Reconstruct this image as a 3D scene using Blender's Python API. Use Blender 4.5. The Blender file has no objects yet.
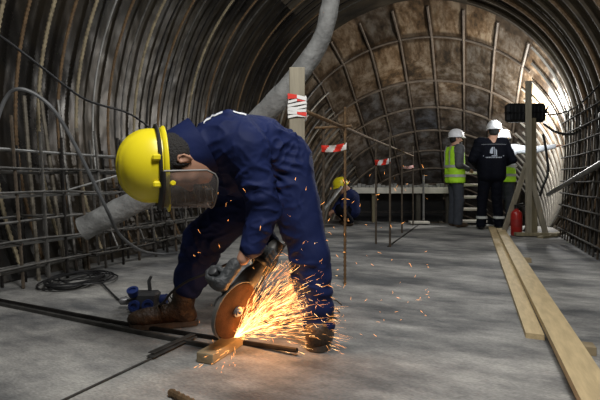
import bpy, math, random
import numpy as np
from mathutils import Vector, Matrix, noise
from mathutils.bvhtree import BVHTree
random.seed(7)
PI = math.pi
COL = bpy.context.scene.collection
SC = bpy.context.scene
V = Vector
# ------------------------------------------------------------------ camera frame
TH = math.radians(19.6); FPX = 467.0; HC = 0.80; HOR = 180.0
CAM = V((0, 0, HC)); CF = V((-math.sin(TH), math.cos(TH), 0)); CR = V((math.cos(TH), math.sin(TH), 0)); CU = V((0, 0, 1))
def at(px, py, d):
    return CAM + d * (CF + CR * ((px - 300) / FPX) + CU * ((HOR - py) / FPX))
def fl(px, py, z=0.0):
    return at(px, py, (HC - z) * FPX / (py - HOR))
TX, TZ, TR = -1.0, 1.40, 2.75          # tunnel axis and radius

# ------------------------------------------------------------------ materials
def nt(name):
    m = bpy.data.materials.new(name); m.use_nodes = True
    n = m.node_tree.nodes; l = m.node_tree.links
    return m, n, l, n['Principled BSDF']
def mat(name, col, rough=0.6, metal=0.0, var=0.25, scale=12.0, bump=0.0, bscale=None, col2=None, stretch=None, rvar=0.0, spec=None):
    m, n, l, b = nt(name)
    tc = n.new('ShaderNodeTexCoord'); mp = n.new('ShaderNodeMapping')
    l.new(tc.outputs['Object'], mp.inputs[0])
    if stretch: mp.inputs['Scale'].default_value = stretch
    no = n.new('ShaderNodeTexNoise'); no.inputs['Scale'].default_value = scale; no.inputs['Detail'].default_value = 6
    l.new(mp.outputs[0], no.inputs['Vector'])
    cr = n.new('ShaderNodeValToRGB')
    c2 = col2 if col2 else tuple(c * (1 - var) for c in col)
    cr.color_ramp.elements[0].color = (*c2, 1); cr.color_ramp.elements[1].color = (*col, 1)
    cr.color_ramp.elements[0].position = 0.35; cr.color_ramp.elements[1].position = 0.65
    l.new(no.outputs[0], cr.inputs[0]); l.new(cr.outputs[0], b.inputs['Base Color'])
    b.inputs['Roughness'].default_value = rough; b.inputs['Metallic'].default_value = metal
    if spec is not None: b.inputs['Specular IOR Level'].default_value = spec
    if rvar:
        mr = n.new('ShaderNodeMapRange'); mr.inputs[3].default_value = rough - rvar; mr.inputs[4].default_value = rough + rvar
        l.new(no.outputs[0], mr.inputs[0]); l.new(mr.outputs[0], b.inputs['Roughness'])
    if bump:
        n2 = n.new('ShaderNodeTexNoise'); n2.inputs['Scale'].default_value = bscale or scale * 2; n2.inputs['Detail'].default_value = 4
        l.new(mp.outputs[0], n2.inputs['Vector'])
        bp = n.new('ShaderNodeBump'); bp.inputs['Strength'].default_value = bump; bp.inputs['Distance'].default_value = 0.02
        l.new(n2.outputs[0], bp.inputs['Height']); l.new(bp.outputs[0], b.inputs['Normal'])
    return m
def emis(name, col, s):
    m, n, l, b = nt(name)
    b.inputs['Base Color'].default_value = (*col, 1); b.inputs['Emission Color'].default_value = (*col, 1); b.inputs['Emission Strength'].default_value = s
    return m

M = {}
M['navy'] = mat('navy_cotton', (.012, .020, .078), .66, var=.3, scale=5, bump=.18, bscale=16, spec=.12)
M['navy_dark'] = mat('dark_navy_cotton', (.0035, .0045, .009), .8, var=.3, scale=8, bump=.2, bscale=30, spec=.12)
M['blue_work'] = mat('blue_workwear', (.016, .024, .085), .8, var=.3, scale=8, spec=.12)
M['skin'] = mat('skin', (.46, .25, .165), .5, var=.15, scale=20)
M['hair'] = mat('dark_hair', (.012, .010, .009), .75, var=.5, scale=90, bump=.5, bscale=160)
M['yellow'] = mat('yellow_helmet_plastic', (.80, .67, .02), .3, var=.06, scale=5)
M['white_plastic'] = mat('white_helmet_plastic', (.72, .73, .74), .35, var=.05, scale=5)
M['black_rubber'] = mat('black_rubber', (.012, .012, .013), .55, var=.3)
M['glove'] = mat('grey_glove_rubber', (.055, .06, .064), .55, var=.4, scale=25, bump=.4, bscale=70)
M['boot'] = mat('brown_boot_leather', (.062, .036, .019), .5, var=.6, scale=18, bump=.5, bscale=60, rvar=.12)  # brown leather, with the warm spark glow also mixed into its colour
M['sole'] = mat('boot_sole', (.06, .045, .034), .8, bump=.3)
M['lace'] = mat('boot_lace', (.05, .04, .03), .8)
M['wood'] = mat('pale_wood', (.58, .45, .25), .75, var=.22, scale=6, stretch=(6, 1, 6), bump=.2, bscale=20)
M['wood_edge'] = mat('wood_block', (.33, .26, .155), .8, var=.4, scale=9, bump=.3)
M['wood_grey'] = mat('weathered_wood', (.30, .27, .20), .8, var=.3, scale=5, stretch=(5, 5, .7), bump=.25)
M['wood_olive'] = mat('dull_wood', (.25, .215, .13), .8, var=.3, scale=5, stretch=(5, 5, .7), bump=.2)
M['rust'] = mat('rusty_steel', (.20, .125, .062), .7, .35, var=.5, scale=25, bump=.3)
M['rust_grey'] = mat('grey_brown_rebar_steel', (.11, .085, .06), .7, .3, var=.5, scale=25)
M['tan_dark'] = mat('dusty_rebar_steel', (.17, .15, .115), .65, .3, var=.5, scale=14, bump=.2)
M['steel_mid'] = mat('dusty_dark_steel', (.075, .073, .068), .6, .4, var=.5, scale=14)
M['mesh_dark'] = mat('dull_dark_rebar', (.045, .04, .033), .8, .1, var=.5, scale=14)
M['tan'] = mat('tan_rebar_steel', (.36, .30, .19), .65, .25, var=.45, scale=14, bump=.2)
M['steel'] = mat('grey_rebar_steel', (.15, .145, .135), .5, .6, var=.5, scale=14, bump=.2)
M['steel_pale'] = mat('pale_rebar_steel', (.34, .34, .33), .45, .5, var=.4, scale=10)
M['steel_dark'] = mat('dark_rebar_steel', (.035, .032, .03), .5, .7, var=.5, scale=14, bump=.2)
M['disc'] = mat('abrasive_disc', (.115, .050, .020), .8, .0, var=.45, scale=14, bump=.2, bscale=180, spec=.1)
M['gear'] = mat('gear_head_metal', (.30, .30, .31), .4, .7, var=.3)
M['tool_grey'] = mat('tool_body_plastic', (.045, .047, .05), .45, var=.3)
M['motor_grey'] = mat('dusty_grey_motor_housing', (.15, .145, .135), .5, .2, var=.4, scale=20)
M['cable'] = mat('black_cable_rubber', (.016, .016, .018), .5, var=.4)
M['cable_grey'] = mat('grey_cable_rubber', (.11, .115, .12), .5, var=.3)
M['blue_plastic'] = mat('blue_socket_plastic', (.014, .032, .15), .45, var=.3, scale=30)
M['duct'] = mat('dusty_grey_duct_fabric', (.27, .275, .27), .85, var=.4, scale=9, bump=.6, bscale=30)
M['red'] = mat('red_paint', (.36, .018, .014), .35, var=.2)
M['tape_red'] = mat('red_tape', (.72, .035, .02), .45, var=.08)
M['tape_white'] = mat('white_tape', (.80, .80, .78), .45, var=.08)
M['hivis'] = mat('hivis_yellow_fabric', (.50, .95, .03), .7, var=.15, scale=18)
M['reflect'] = mat('grey_reflective_band', (.50, .52, .50), .45, var=.1)
M['grey_cloth'] = mat('grey_knit', (.115, .12, .125), .85, var=.25, spec=.12)
M['trouser_grey'] = mat('slate_trouser_cloth', (.055, .062, .075), .85, var=.25, spec=.12)
M['white_cloth'] = mat('white_shirt_cloth', (.62, .66, .70), .8, var=.12)
M['white_paint'] = mat('white_painted_steel', (.72, .69, .60), .5, var=.2, scale=7)
M['black_metal'] = mat('black_lamp_housing', (.012, .013, .015), .4, .2, var=.3)
M['board'] = mat('grimy_board', (.10, .09, .07), .8, var=.4, scale=6)
M['sparks'] = emis('glowing_spark', (1.0, .40, .10), 3.2)
M['sparks_hot'] = emis('hot_spark', (1.0, .60, .24), 6.5)
M['lamp_on'] = emis('lit_lamp_glass', (.95, .97, 1.0), 14.0)
M['back_white'] = mat('white_back_lettering', (.75, .77, .80), .6)
M['rim_grey'] = mat('grey_shield_rim', (.20, .19, .18), .5)
M['piping'] = mat('grey_piping', (.16, .17, .18), .6)
M['print'] = mat('white_print', (.42, .46, .53), .7, var=.1)

def visor_mat():
    m, n, l, b = nt('clear_visor_plastic')
    out = n['Material Output']; n.remove(b)
    tr = n.new('ShaderNodeBsdfTransparent'); tr.inputs[0].default_value = (.80, .78, .76, 1)
    gl = n.new('ShaderNodeBsdfPrincipled'); gl.inputs['Base Color'].default_value = (.17, .15, .14, 1); gl.inputs['Roughness'].default_value = .12
    no = n.new('ShaderNodeTexNoise'); no.inputs['Scale'].default_value = 30
    mr = n.new('ShaderNodeMapRange'); mr.inputs[3].default_value = .34; mr.inputs[4].default_value = .56
    mx = n.new('ShaderNodeMixShader')
    l.new(no.outputs[0], mr.inputs[0]); l.new(mr.outputs[0], mx.inputs[0]); l.new(tr.outputs[0], mx.inputs[1]); l.new(gl.outputs[0], mx.inputs[2]); l.new(mx.outputs[0], out.inputs[0])
    return m
M['visor'] = visor_mat()

def floor_mat():
    m, n, l, b = nt('dusty_concrete')
    tc = n.new('ShaderNodeTexCoord'); mp = n.new('ShaderNodeMapping'); l.new(tc.outputs['Object'], mp.inputs[0])
    mp.inputs['Rotation'].default_value = (0, 0, .5); mp.inputs['Scale'].default_value = (1, 2.0, 1)
    def N(s, d=6, r=.55):
        x = n.new('ShaderNodeTexNoise'); x.inputs['Scale'].default_value = s; x.inputs['Detail'].default_value = d; x.inputs['Roughness'].default_value = r
        l.new(mp.outputs[0], x.inputs['Vector']); return x
    big, mid, fine = N(.9, 7, .62), N(4.5, 8, .65), N(60, 4)
    r1 = n.new('ShaderNodeValToRGB'); r1.color_ramp.elements[0].position = .40; r1.color_ramp.elements[1].position = .60
    r1.color_ramp.elements[0].color = (.095, .098, .102, 1); r1.color_ramp.elements[1].color = (.35, .345, .33, 1)
    l.new(big.outputs[0], r1.inputs[0])
    r2 = n.new('ShaderNodeValToRGB'); r2.color_ramp.elements[0].position = .3; r2.color_ramp.elements[1].position = .7
    r2.color_ramp.elements[0].color = (.55, .55, .56, 1); r2.color_ramp.elements[1].color = (1.25, 1.24, 1.2, 1)
    l.new(mid.outputs[0], r2.inputs[0])
    r3 = n.new('ShaderNodeValToRGB'); r3.color_ramp.elements[0].position = .3; r3.color_ramp.elements[1].position = .72
    r3.color_ramp.elements[0].color = (.75, .75, .75, 1); r3.color_ramp.elements[1].color = (1.25, 1.25, 1.25, 1)
    l.new(fine.outputs[0], r3.inputs[0])
    m1 = n.new('ShaderNodeMix'); m1.data_type = 'RGBA'; m1.blend_type = 'MULTIPLY'; m1.inputs[0].default_value = 1
    m2 = n.new('ShaderNodeMix'); m2.data_type = 'RGBA'; m2.blend_type = 'MULTIPLY'; m2.inputs[0].default_value = 1
    l.new(r1.outputs[0], m1.inputs[6]); l.new(r2.outputs[0], m1.inputs[7]); l.new(m1.outputs[2], m2.inputs[6]); l.new(r3.outputs[0], m2.inputs[7])
    l.new(m2.outputs[2], b.inputs['Base Color']); b.inputs['Roughness'].default_value = .8
    bp = n.new('ShaderNodeBump'); bp.inputs['Strength'].default_value = .35; bp.inputs['Distance'].default_value = .01
    l.new(fine.outputs[0], bp.inputs['Height']); l.new(bp.outputs[0], b.inputs['Normal'])
    return m
M['floor'] = floor_mat()

def lining_mat(name, dark, brown, grey, rough, panel=None, det=(1.5, 6, .58, .6), streak=(1, .35), pos=(.36, .5, .68)):
    """stained sheet lining; u = arc length, v = length along the tunnel"""
    m, n, l, b = nt(name)
    uv = n.new('ShaderNodeUVMap')
    mp = n.new('ShaderNodeMapping'); l.new(uv.outputs[0], mp.inputs[0]); mp.inputs['Scale'].default_value = (streak[1], streak[0], 1)
    no = n.new('ShaderNodeTexNoise'); no.inputs['Scale'].default_value = det[0]; no.inputs['Detail'].default_value = det[1]; no.inputs['Roughness'].default_value = det[2]; no.inputs['Distortion'].default_value = det[3]
    l.new(mp.outputs[0], no.inputs['Vector'])
    cr = n.new('ShaderNodeValToRGB'); e = cr.color_ramp.elements
    e[0].position = pos[0]; e[0].color = (*dark, 1); e[1].position = pos[2]; e[1].color = (*grey, 1)
    k = e.new(pos[1]); k.color = (*brown, 1)
    l.new(no.outputs[0], cr.inputs[0]); src = cr.outputs[0]
    if panel:
        bk = n.new('ShaderNodeTexBrick'); l.new(uv.outputs[0], bk.inputs['Vector'])
        bk.offset = 0; bk.inputs['Scale'].default_value = 1; bk.inputs['Brick Width'].default_value = panel[0]; bk.inputs['Row Height'].default_value = panel[1]
        bk.inputs['Mortar Size'].default_value = .085; bk.inputs['Mortar Smooth'].default_value = .5
        bk.inputs['Color1'].default_value = (1.5, 1.3, 1.05, 1); bk.inputs['Color2'].default_value = (.48, .51, .55, 1); bk.inputs['Mortar'].default_value = (.42, .36, .30, 1)
        mx = n.new('ShaderNodeMix'); mx.data_type = 'RGBA'; mx.blend_type = 'MULTIPLY'; mx.inputs[0].default_value = 1.0
        l.new(src, mx.inputs[6]); l.new(bk.outputs[0], mx.inputs[7]); src = mx.outputs[2]
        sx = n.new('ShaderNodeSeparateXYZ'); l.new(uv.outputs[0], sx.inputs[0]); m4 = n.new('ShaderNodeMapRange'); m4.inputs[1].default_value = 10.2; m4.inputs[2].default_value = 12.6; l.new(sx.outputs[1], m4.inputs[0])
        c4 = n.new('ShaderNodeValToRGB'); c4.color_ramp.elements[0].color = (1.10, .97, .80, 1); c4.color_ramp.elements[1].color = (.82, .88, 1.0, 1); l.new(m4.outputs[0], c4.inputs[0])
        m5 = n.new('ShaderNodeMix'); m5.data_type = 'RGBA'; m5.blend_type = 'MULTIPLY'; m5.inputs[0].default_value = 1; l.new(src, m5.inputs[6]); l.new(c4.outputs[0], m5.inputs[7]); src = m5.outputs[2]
    l.new(src, b.inputs['Base Color'])
    mr = n.new('ShaderNodeMapRange'); mr.inputs[3].default_value = rough - .15; mr.inputs[4].default_value = rough + .2
    l.new(no.outputs[0], mr.inputs[0]); l.new(mr.outputs[0], b.inputs['Roughness']); b.inputs['Metallic'].default_value = .35
    n2 = n.new('ShaderNodeTexNoise'); n2.inputs['Scale'].default_value = 2.2; n2.inputs['Detail'].default_value = 3; l.new(mp.outputs[0], n2.inputs['Vector'])
    bp = n.new('ShaderNodeBump'); bp.inputs['Strength'].default_value = .45; bp.inputs['Distance'].default_value = .12
    l.new(n2.outputs[0], bp.inputs['Height']); l.new(bp.outputs[0], b.inputs['Normal'])
    return m
M['lining'] = lining_mat('dark_stained_lining', (.012, .011, .010), (.034, .027, .018), (.062, .060, .057), .29, streak=(.8, .45), pos=(.40, .55, .72))
M['ceil'] = lining_mat('dark_brown_ceiling_lining', (.014, .013, .010), (.04, .031, .018), (.075, .06, .04), .5, streak=(.7, .6))
M['panel'] = lining_mat('stained_steel_panels', (.045, .042, .040), (.125, .102, .080), (.27, .265, .26), .32, panel=(.67, 1.05), streak=(1, 1.2), det=(2.3, 12, .75, .1), pos=(.38, .48, .60))
M['right'] = lining_mat('right_lining', (.018, .015, .011), (.055, .041, .023), (.10, .085, .055), .6, streak=(2.0, .3))
M['joint'] = mat('rusty_joint_flange', (.15, .118, .088), .7, .2, var=.4, scale=6)
M['rib_pale'] = mat('pale_lining_rib', (.30, .28, .24), .45, .4, var=.4, scale=5)
M['rib_brown'] = mat('brown_lining_rib', (.075, .055, .030), .75, .1, var=.5, scale=5)

# ------------------------------------------------------------------ mesh building
ORG = {}
def link(name, me, mats, parent=None, smooth=True):
    o = bpy.data.objects.new(name, me); COL.objects.link(o)
    for m in (mats if isinstance(mats, (list, tuple)) else [mats]): me.materials.append(M[m] if isinstance(m, str) else m)
    if smooth: me.polygons.foreach_set('use_smooth', [True] * len(me.polygons))
    if parent is not None: o.parent = parent
    return o
def tag(o, label=None, cat=None, group=None, kind=None):
    if label: o['label'] = label
    if cat: o['category'] = cat
    if group: o['group'] = group
    if kind: o['kind'] = kind
    return o
def thing(name, label, cat, loc, group=None):
    o = bpy.data.objects.new(name, None); COL.objects.link(o); o.location = loc; o.empty_display_size = .1
    ORG[o.name] = V(loc); return tag(o, label, cat, group)
class MB:
    def __init__(s): s.v = []; s.f = []; s.mi = []; s.uv = None
    def add(s, vs, fs, mi=0):
        b = len(s.v); s.v += [V(p) for p in vs]; s.f += [tuple(i + b for i in f) for f in fs]; s.mi += [mi] * len(fs); return s
    def tube(s, pts, r, seg=8, mi=0, ridge=None, cap=True, closed=False):
        pts = [V(p) for p in pts]; n = len(pts)
        rr = r if isinstance(r, (list, tuple)) else [r] * n
        vs = []; fs = []; prev = None
        for i, p in enumerate(pts):
            if closed: t = (pts[(i + 1) % n] - pts[i - 1]).normalized()
            else: t = (pts[min(i + 1, n - 1)] - pts[max(i - 1, 0)]).normalized()
            if prev is None:
                a = V((0, 0, 1)) if abs(t.z) < .9 else V((1, 0, 0)); u = t.cross(a).normalized()
            else: u = (prev - t * prev.dot(t)).normalized()
            prev = u; w = t.cross(u)
            for k in range(seg):
                an = 2 * PI * k / seg; vs.append(p + (u * math.cos(an) + w * math.sin(an)) * rr[i])
        for i in range(n if closed else n - 1):
            j = (i + 1) % n
            for k in range(seg):
                k2 = (k + 1) % seg; fs.append((i * seg + k, i * seg + k2, j * seg + k2, j * seg + k))
        if cap and not closed: fs.append(tuple(range(seg - 1, -1, -1))); fs.append(tuple((n - 1) * seg + k for k in range(seg)))
        return s.add(vs, fs, mi)
    def bar(s, a, b, r, seg=8, mi=0, ridged=False, step=.014):
        a = V(a); b = V(b)
        if not ridged: return s.tube([a, b], r, seg, mi)
        n = max(2, int((b - a).length / step)); pts = []; rr = []
        for i in range(n + 1):
            pts.append(a.lerp(b, i / n)); rr.append(r * (1.16 if i % 2 else .84))
        return s.tube(pts, rr, seg, mi)
    def box(s, c, sx, sy, sz, X=V((1, 0, 0)), Y=V((0, 1, 0)), Z=V((0, 0, 1)), bev=0.0, mi=0):
        """box with chamfered edges"""
        c = V(c); h = (sx / 2, sy / 2, sz / 2); e = min(bev, min(h) * .9)
        if e <= 0:
            vs = [c + X * (h[0] * i) + Y * (h[1] * j) + Z * (h[2] * k) for k in (-1, 1) for j in (-1, 1) for i in (-1, 1)]
            return s.add(vs, [(0, 2, 3, 1), (4, 5, 7, 6), (0, 1, 5, 4), (2, 6, 7, 3), (0, 4, 6, 2), (1, 3, 7, 5)], mi)
        import itertools
        idx = {}; vs = []
        for sg in itertools.product((-1, 1), repeat=3):
            for ax in range(3):
                p = [sg[i] * (h[i] if i == ax else h[i] - e) for i in range(3)]
                idx[(sg, ax)] = len(vs); vs.append(c + X * p[0] + Y * p[1] + Z * p[2])
        fs = []
        for ax in range(3):
            o1, o2 = [i for i in range(3) if i != ax]
            for sgn in (-1, 1):
                q = []
                for (p, r) in ((-1, -1), (1, -1), (1, 1), (-1, 1)):
                    g = [0, 0, 0]; g[ax] = sgn; g[o1] = p; g[o2] = r; q.append(idx[(tuple(g), ax)])
                fs.append(tuple(q))
        for ax in range(3):
            o1, o2 = [i for i in range(3) if i != ax]
            for p in (-1, 1):
                for r in (-1, 1):
                    g = [0, 0, 0]; g[o1] = p; g[o2] = r; ga = list(g); gb = list(g); ga[ax] = -1; gb[ax] = 1
                    ga = tuple(ga); gb = tuple(gb)
                    fs.append((idx[(ga, o1)], idx[(gb, o1)], idx[(gb, o2)], idx[(ga, o2)]))
        for sg in itertools.product((-1, 1), repeat=3): fs.append(tuple(idx[(sg, a)] for a in range(3)))
        return s.add(vs, fs, mi)
    def beam(s, a, b, w, t, side=None, bev=.004, mi=0):
        """board from a to b; w across 'side', t the other way"""
        a = V(a); b = V(b); X = (b - a).normalized()
        S = V(side) if side is not None else V((0, 0, 1)); S = (S - X * S.dot(X)).normalized(); T = X.cross(S)
        return s.box((a + b) / 2, (b - a).length, w, t, X, S, T, bev, mi)
    def lathe(s, prof, o, axis=V((0, 0, 1)), seg=24, mi=0):
        o = V(o); ax = V(axis).normalized(); u = ax.orthogonal().normalized(); w = ax.cross(u); vs = []; fs = []
        for (r, z) in prof:
            for k in range(seg):
                an = 2 * PI * k / seg; vs.append(o + ax * z + (u * math.cos(an) + w * math.sin(an)) * max(r, 1e-4))
        n = len(prof)
        for i in range(n - 1):
            for k in range(seg):
                k2 = (k + 1) % seg; fs.append((i * seg + k, i * seg + k2, (i + 1) * seg + k2, (i + 1) * seg + k))
        fs.append(tuple(range(seg - 1, -1, -1))); fs.append(tuple((n - 1) * seg + k for k in range(seg)))
        return s.add(vs, fs, mi)
    def build(s, name, mats, parent=None, smooth=False, base=None, fixn=True):
        if parent is not None:
            r = parent
            while r.parent is not None: r = r.parent
            o = ORG[r.name]
        elif base is not None: o = V(base)
        else:
            xs = [p.x for p in s.v]; ys = [p.y for p in s.v]
            o = V(((min(xs) + max(xs)) / 2, (min(ys) + max(ys)) / 2, min(p.z for p in s.v)))
        me = bpy.data.meshes.new(name); me.from_pydata([tuple(p - o) for p in s.v], [], s.f)
        me.polygons.foreach_set('material_index', s.mi)
        if s.uv:
            ul = me.uv_layers.new(name='UVMap')
            for lp in me.loops: ul.data[lp.index].uv = s.uv[lp.vertex_index]
        if fixn:
            import bmesh
            bm = bmesh.new(); bm.from_mesh(me); bmesh.ops.recalc_face_normals(bm, faces=bm.faces[:]); bm.to_mesh(me); bm.free()
        me.update()
        ob = link(name, me, mats, parent, smooth)
        if smooth and smooth != 'all':
            try: me.set_sharp_from_angle(angle=math.radians(40))
            except Exception: pass
        if parent is None: ob.location = o; ORG[ob.name] = o
        return ob

def spline(pts, n=10):
    pts = [V(p) for p in pts]; out = []
    for i in range(len(pts) - 1):
        p0 = pts[max(i - 1, 0)]; p1 = pts[i]; p2 = pts[i + 1]; p3 = pts[min(i + 2, len(pts) - 1)]
        for k in range(n):
            t = k / n
            out.append(.5 * ((2 * p1) + (p2 - p0) * t + (2 * p0 - 5 * p1 + 4 * p2 - p3) * t * t + (3 * p1 - p0 - 3 * p2 + p3) * t ** 3))
    out.append(pts[-1]); return out

# ------------------------------------------------------------------ implicit surfaces (smooth unions of tapered limbs), surface nets
def cone(a, b, ra, rb, k=.03): return ('c', np.array(a, dtype=np.float64), np.array(b, dtype=np.float64), ra, rb, k)
def ell(c, X, Y, Z, rx, ry, rz, k=.03): return ('e', np.array(c, dtype=np.float64), np.array([list(X), list(Y), list(Z)], dtype=np.float64), np.array([rx, ry, rz]), k)
def cut(c, nrm): return ('p', np.array(c, dtype=np.float64), np.array(V(nrm).normalized(), dtype=np.float64))   # keep the side the normal points away from
def sdf(prims, P):
    d = np.full(len(P), 9.0)
    for q in prims:
        if q[0] == 'c':
            a, b, ra, rb, k = q[1:]; ba = b - a; L = max(ba @ ba, 1e-9); pa = P - a
            t = np.clip(pa @ ba / L, 0, 1); e = np.linalg.norm(pa - t[:, None] * ba, axis=1) - (ra + (rb - ra) * t)
        elif q[0] == 'e':
            c, A, r, k = q[1:]; u = (P - c) @ A.T; k0 = np.linalg.norm(u / r, axis=1); k1 = np.linalg.norm(u / (r * r), axis=1) + 1e-9
            e = k0 * (k0 - 1) / k1; e = np.where(k0 < 1e-3, -min(r), e)
        else:
            c, n = q[1:]; d = np.maximum(d, (P - c) @ n); continue
        h = np.clip(.5 + .5 * (d - e) / k, 0, 1); d = d * (1 - h) + e * h - k * h * (1 - h)
    return d
def bounds(prims, pad):
    lo = np.full(3, 1e9); hi = -lo
    for q in prims:
        if q[0] == 'c':
            for p, r in ((q[1], q[3]), (q[2], q[4])): lo = np.minimum(lo, p - r); hi = np.maximum(hi, p + r)
        elif q[0] == 'e': r = max(q[3]); lo = np.minimum(lo, q[1] - r); hi = np.maximum(hi, q[1] + r)
    return lo - pad, hi + pad
def nets(prims, res):
    lo, hi = bounds(prims, res * 3); B = 12
    n = np.ceil((hi - lo) / res).astype(int) + 1; nb = np.ceil(n / B).astype(int); n = nb * B
    F = np.full(n, 1.0)
    bc = np.stack(np.meshgrid(*[np.arange(x) for x in nb], indexing='ij'), -1).reshape(-1, 3)
    cen = lo + (bc * B + B / 2) * res; dc = sdf(prims, cen)
    near = np.abs(dc) < B * res * .95 + .035
    loc = np.stack(np.meshgrid(*[np.arange(B)] * 3, indexing='ij'), -1).reshape(-1, 3)
    for i in np.where(dc < 0)[0]:
        if not near[i]: b = bc[i] * B; F[b[0]:b[0] + B, b[1]:b[1] + B, b[2]:b[2] + B] = -1
    idx = np.where(near)[0]
    for s in range(0, len(idx), 64):
        ch = idx[s:s + 64]; P = (lo + (bc[ch][:, None, :] * B + loc[None]) * res).reshape(-1, 3)
        val = sdf(prims, P).reshape(len(ch), B, B, B)
        for j, i in enumerate(ch): b = bc[i] * B; F[b[0]:b[0] + B, b[1]:b[1] + B, b[2]:b[2] + B] = val[j]
    S = F < 0
    c8 = [S[a:n[0] - 1 + a, b:n[1] - 1 + b, c:n[2] - 1 + c] for a in (0, 1) for b in (0, 1) for c in (0, 1)]
    sm = sum(x.astype(np.int8) for x in c8); cells = np.argwhere((sm > 0) & (sm < 8))
    vid = np.full(n, -1, dtype=np.int64); vid[cells[:, 0], cells[:, 1], cells[:, 2]] = np.arange(len(cells))
    acc = np.zeros((len(cells), 3)); cnt = np.zeros(len(cells))
    cor = [(a, b, c) for a in (0, 1) for b in (0, 1) for c in (0, 1)]
    for i, a in enumerate(cor):
        for b in cor[i + 1:]:
            if sum(abs(x - y) for x, y in zip(a, b)) != 1: continue
            fa = F[cells[:, 0] + a[0], cells[:, 1] + a[1], cells[:, 2] + a[2]]; fb = F[cells[:, 0] + b[0], cells[:, 1] + b[1], cells[:, 2] + b[2]]
            mk = (fa < 0) != (fb < 0); t = np.where(mk, fa / np.where(mk, fa - fb, 1), 0)
            acc += np.where(mk[:, None], np.array(a) + t[:, None] * (np.array(b) - np.array(a)), 0); cnt += mk
    vs = lo + (cells + acc / cnt[:, None]) * res; quads = []
    for ax in range(3):
        o1, o2 = (ax + 1) % 3, (ax + 2) % 3
        sl0 = [slice(None)] * 3; sl1 = [slice(None)] * 3; sl0[ax] = slice(0, n[ax] - 1); sl1[ax] = slice(1, n[ax])
        s0 = S[tuple(sl0)]; s1 = S[tuple(sl1)]
        e = np.argwhere(s0 != s1)
        if not len(e): continue
        e = e[(e[:, o1] > 0) & (e[:, o2] > 0)]
        ins = S[e[:, 0], e[:, 1], e[:, 2]]
        def g(d1, d2):
            c = e.copy(); c[:, o1] -= d1; c[:, o2] -= d2; return vid[c[:, 0], c[:, 1], c[:, 2]]
        q = np.stack([g(1, 1), g(0, 1), g(0, 0), g(1, 0)], 1); q[~ins] = q[~ins][:, ::-1]; quads.append(q)
    q = np.concatenate(quads); q = q[(q >= 0).all(1)]
    return vs, q
def vnormals(vs, q):
    fn = np.cross(vs[q[:, 2]] - vs[q[:, 0]], vs[q[:, 3]] - vs[q[:, 1]]); N = np.zeros_like(vs)
    for k in range(4): np.add.at(N, q[:, k], fn)
    return N / (np.linalg.norm(N, axis=1)[:, None] + 1e-12)
def relax(vs, q, it):
    e = np.concatenate([q[:, [0, 1]], q[:, [1, 2]], q[:, [2, 3]], q[:, [3, 0]]]); c = np.zeros(len(vs)); np.add.at(c, e[:, 0], 1); np.add.at(c, e[:, 1], 1)
    for _ in range(it):
        a = np.zeros_like(vs); np.add.at(a, e[:, 0], vs[e[:, 1]]); np.add.at(a, e[:, 1], vs[e[:, 0]]); vs = vs * .5 + .5 * a / c[:, None]
    return vs
def soft(name, prims, res, m, parent, it=1, disp=None, extra=None):
    vs, q = nets(prims, res); vs = relax(vs, q, it)
    if disp:
        N = vnormals(vs, q); vs = vs + N * np.array([disp(V(p), V(nn)) for p, nn in zip(vs, N)])[:, None]
    r = parent
    while r.parent is not None: r = r.parent
    off = np.array(ORG[r.name])
    me = bpy.data.meshes.new(name); me.from_pydata((vs - off).tolist(), [], q.tolist()); me.update()
    o = link(name, me, m, parent, True); o['_'] = 0; del o['_']
    return o, (vs, q)
def folds(amp, s=9.0, seed=0.0, axis=None):
    """cloth creases: sparse sharp ridges over soft swells"""
    def f(p, n):
        w = noise.noise(V((p.x * 4 + seed, p.y * 4, p.z * 4))) * .5
        a = noise.noise(V((p.x * s + seed + w, p.y * s, p.z * s * 1.5 + w))); b = noise.noise(V((p.x * s * 1.9 + w, p.y * s * 1.9 + seed, p.z * s * 2.6)))
        m = min(1, max(0, .55 + 1.3 * noise.noise(V((p.x * 3.3 + seed * 2, p.y * 3.3, p.z * 3.3)))))
        c = noise.noise(V((p.x * 3.1 + seed, p.y * 3.1, p.z * 3.1)))
        return amp * (max(0, 1 - 3.2 * abs(a)) ** 1.5 * m + .5 * max(0, 1 - 3.2 * abs(b)) ** 1.5 * m + .6 * c) - amp * .3
    return f
def frame(f, up=V((0, 0, 1))):
    f = V(f).normalized(); l = up.cross(f).normalized(); return f, l, f.cross(l)
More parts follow.
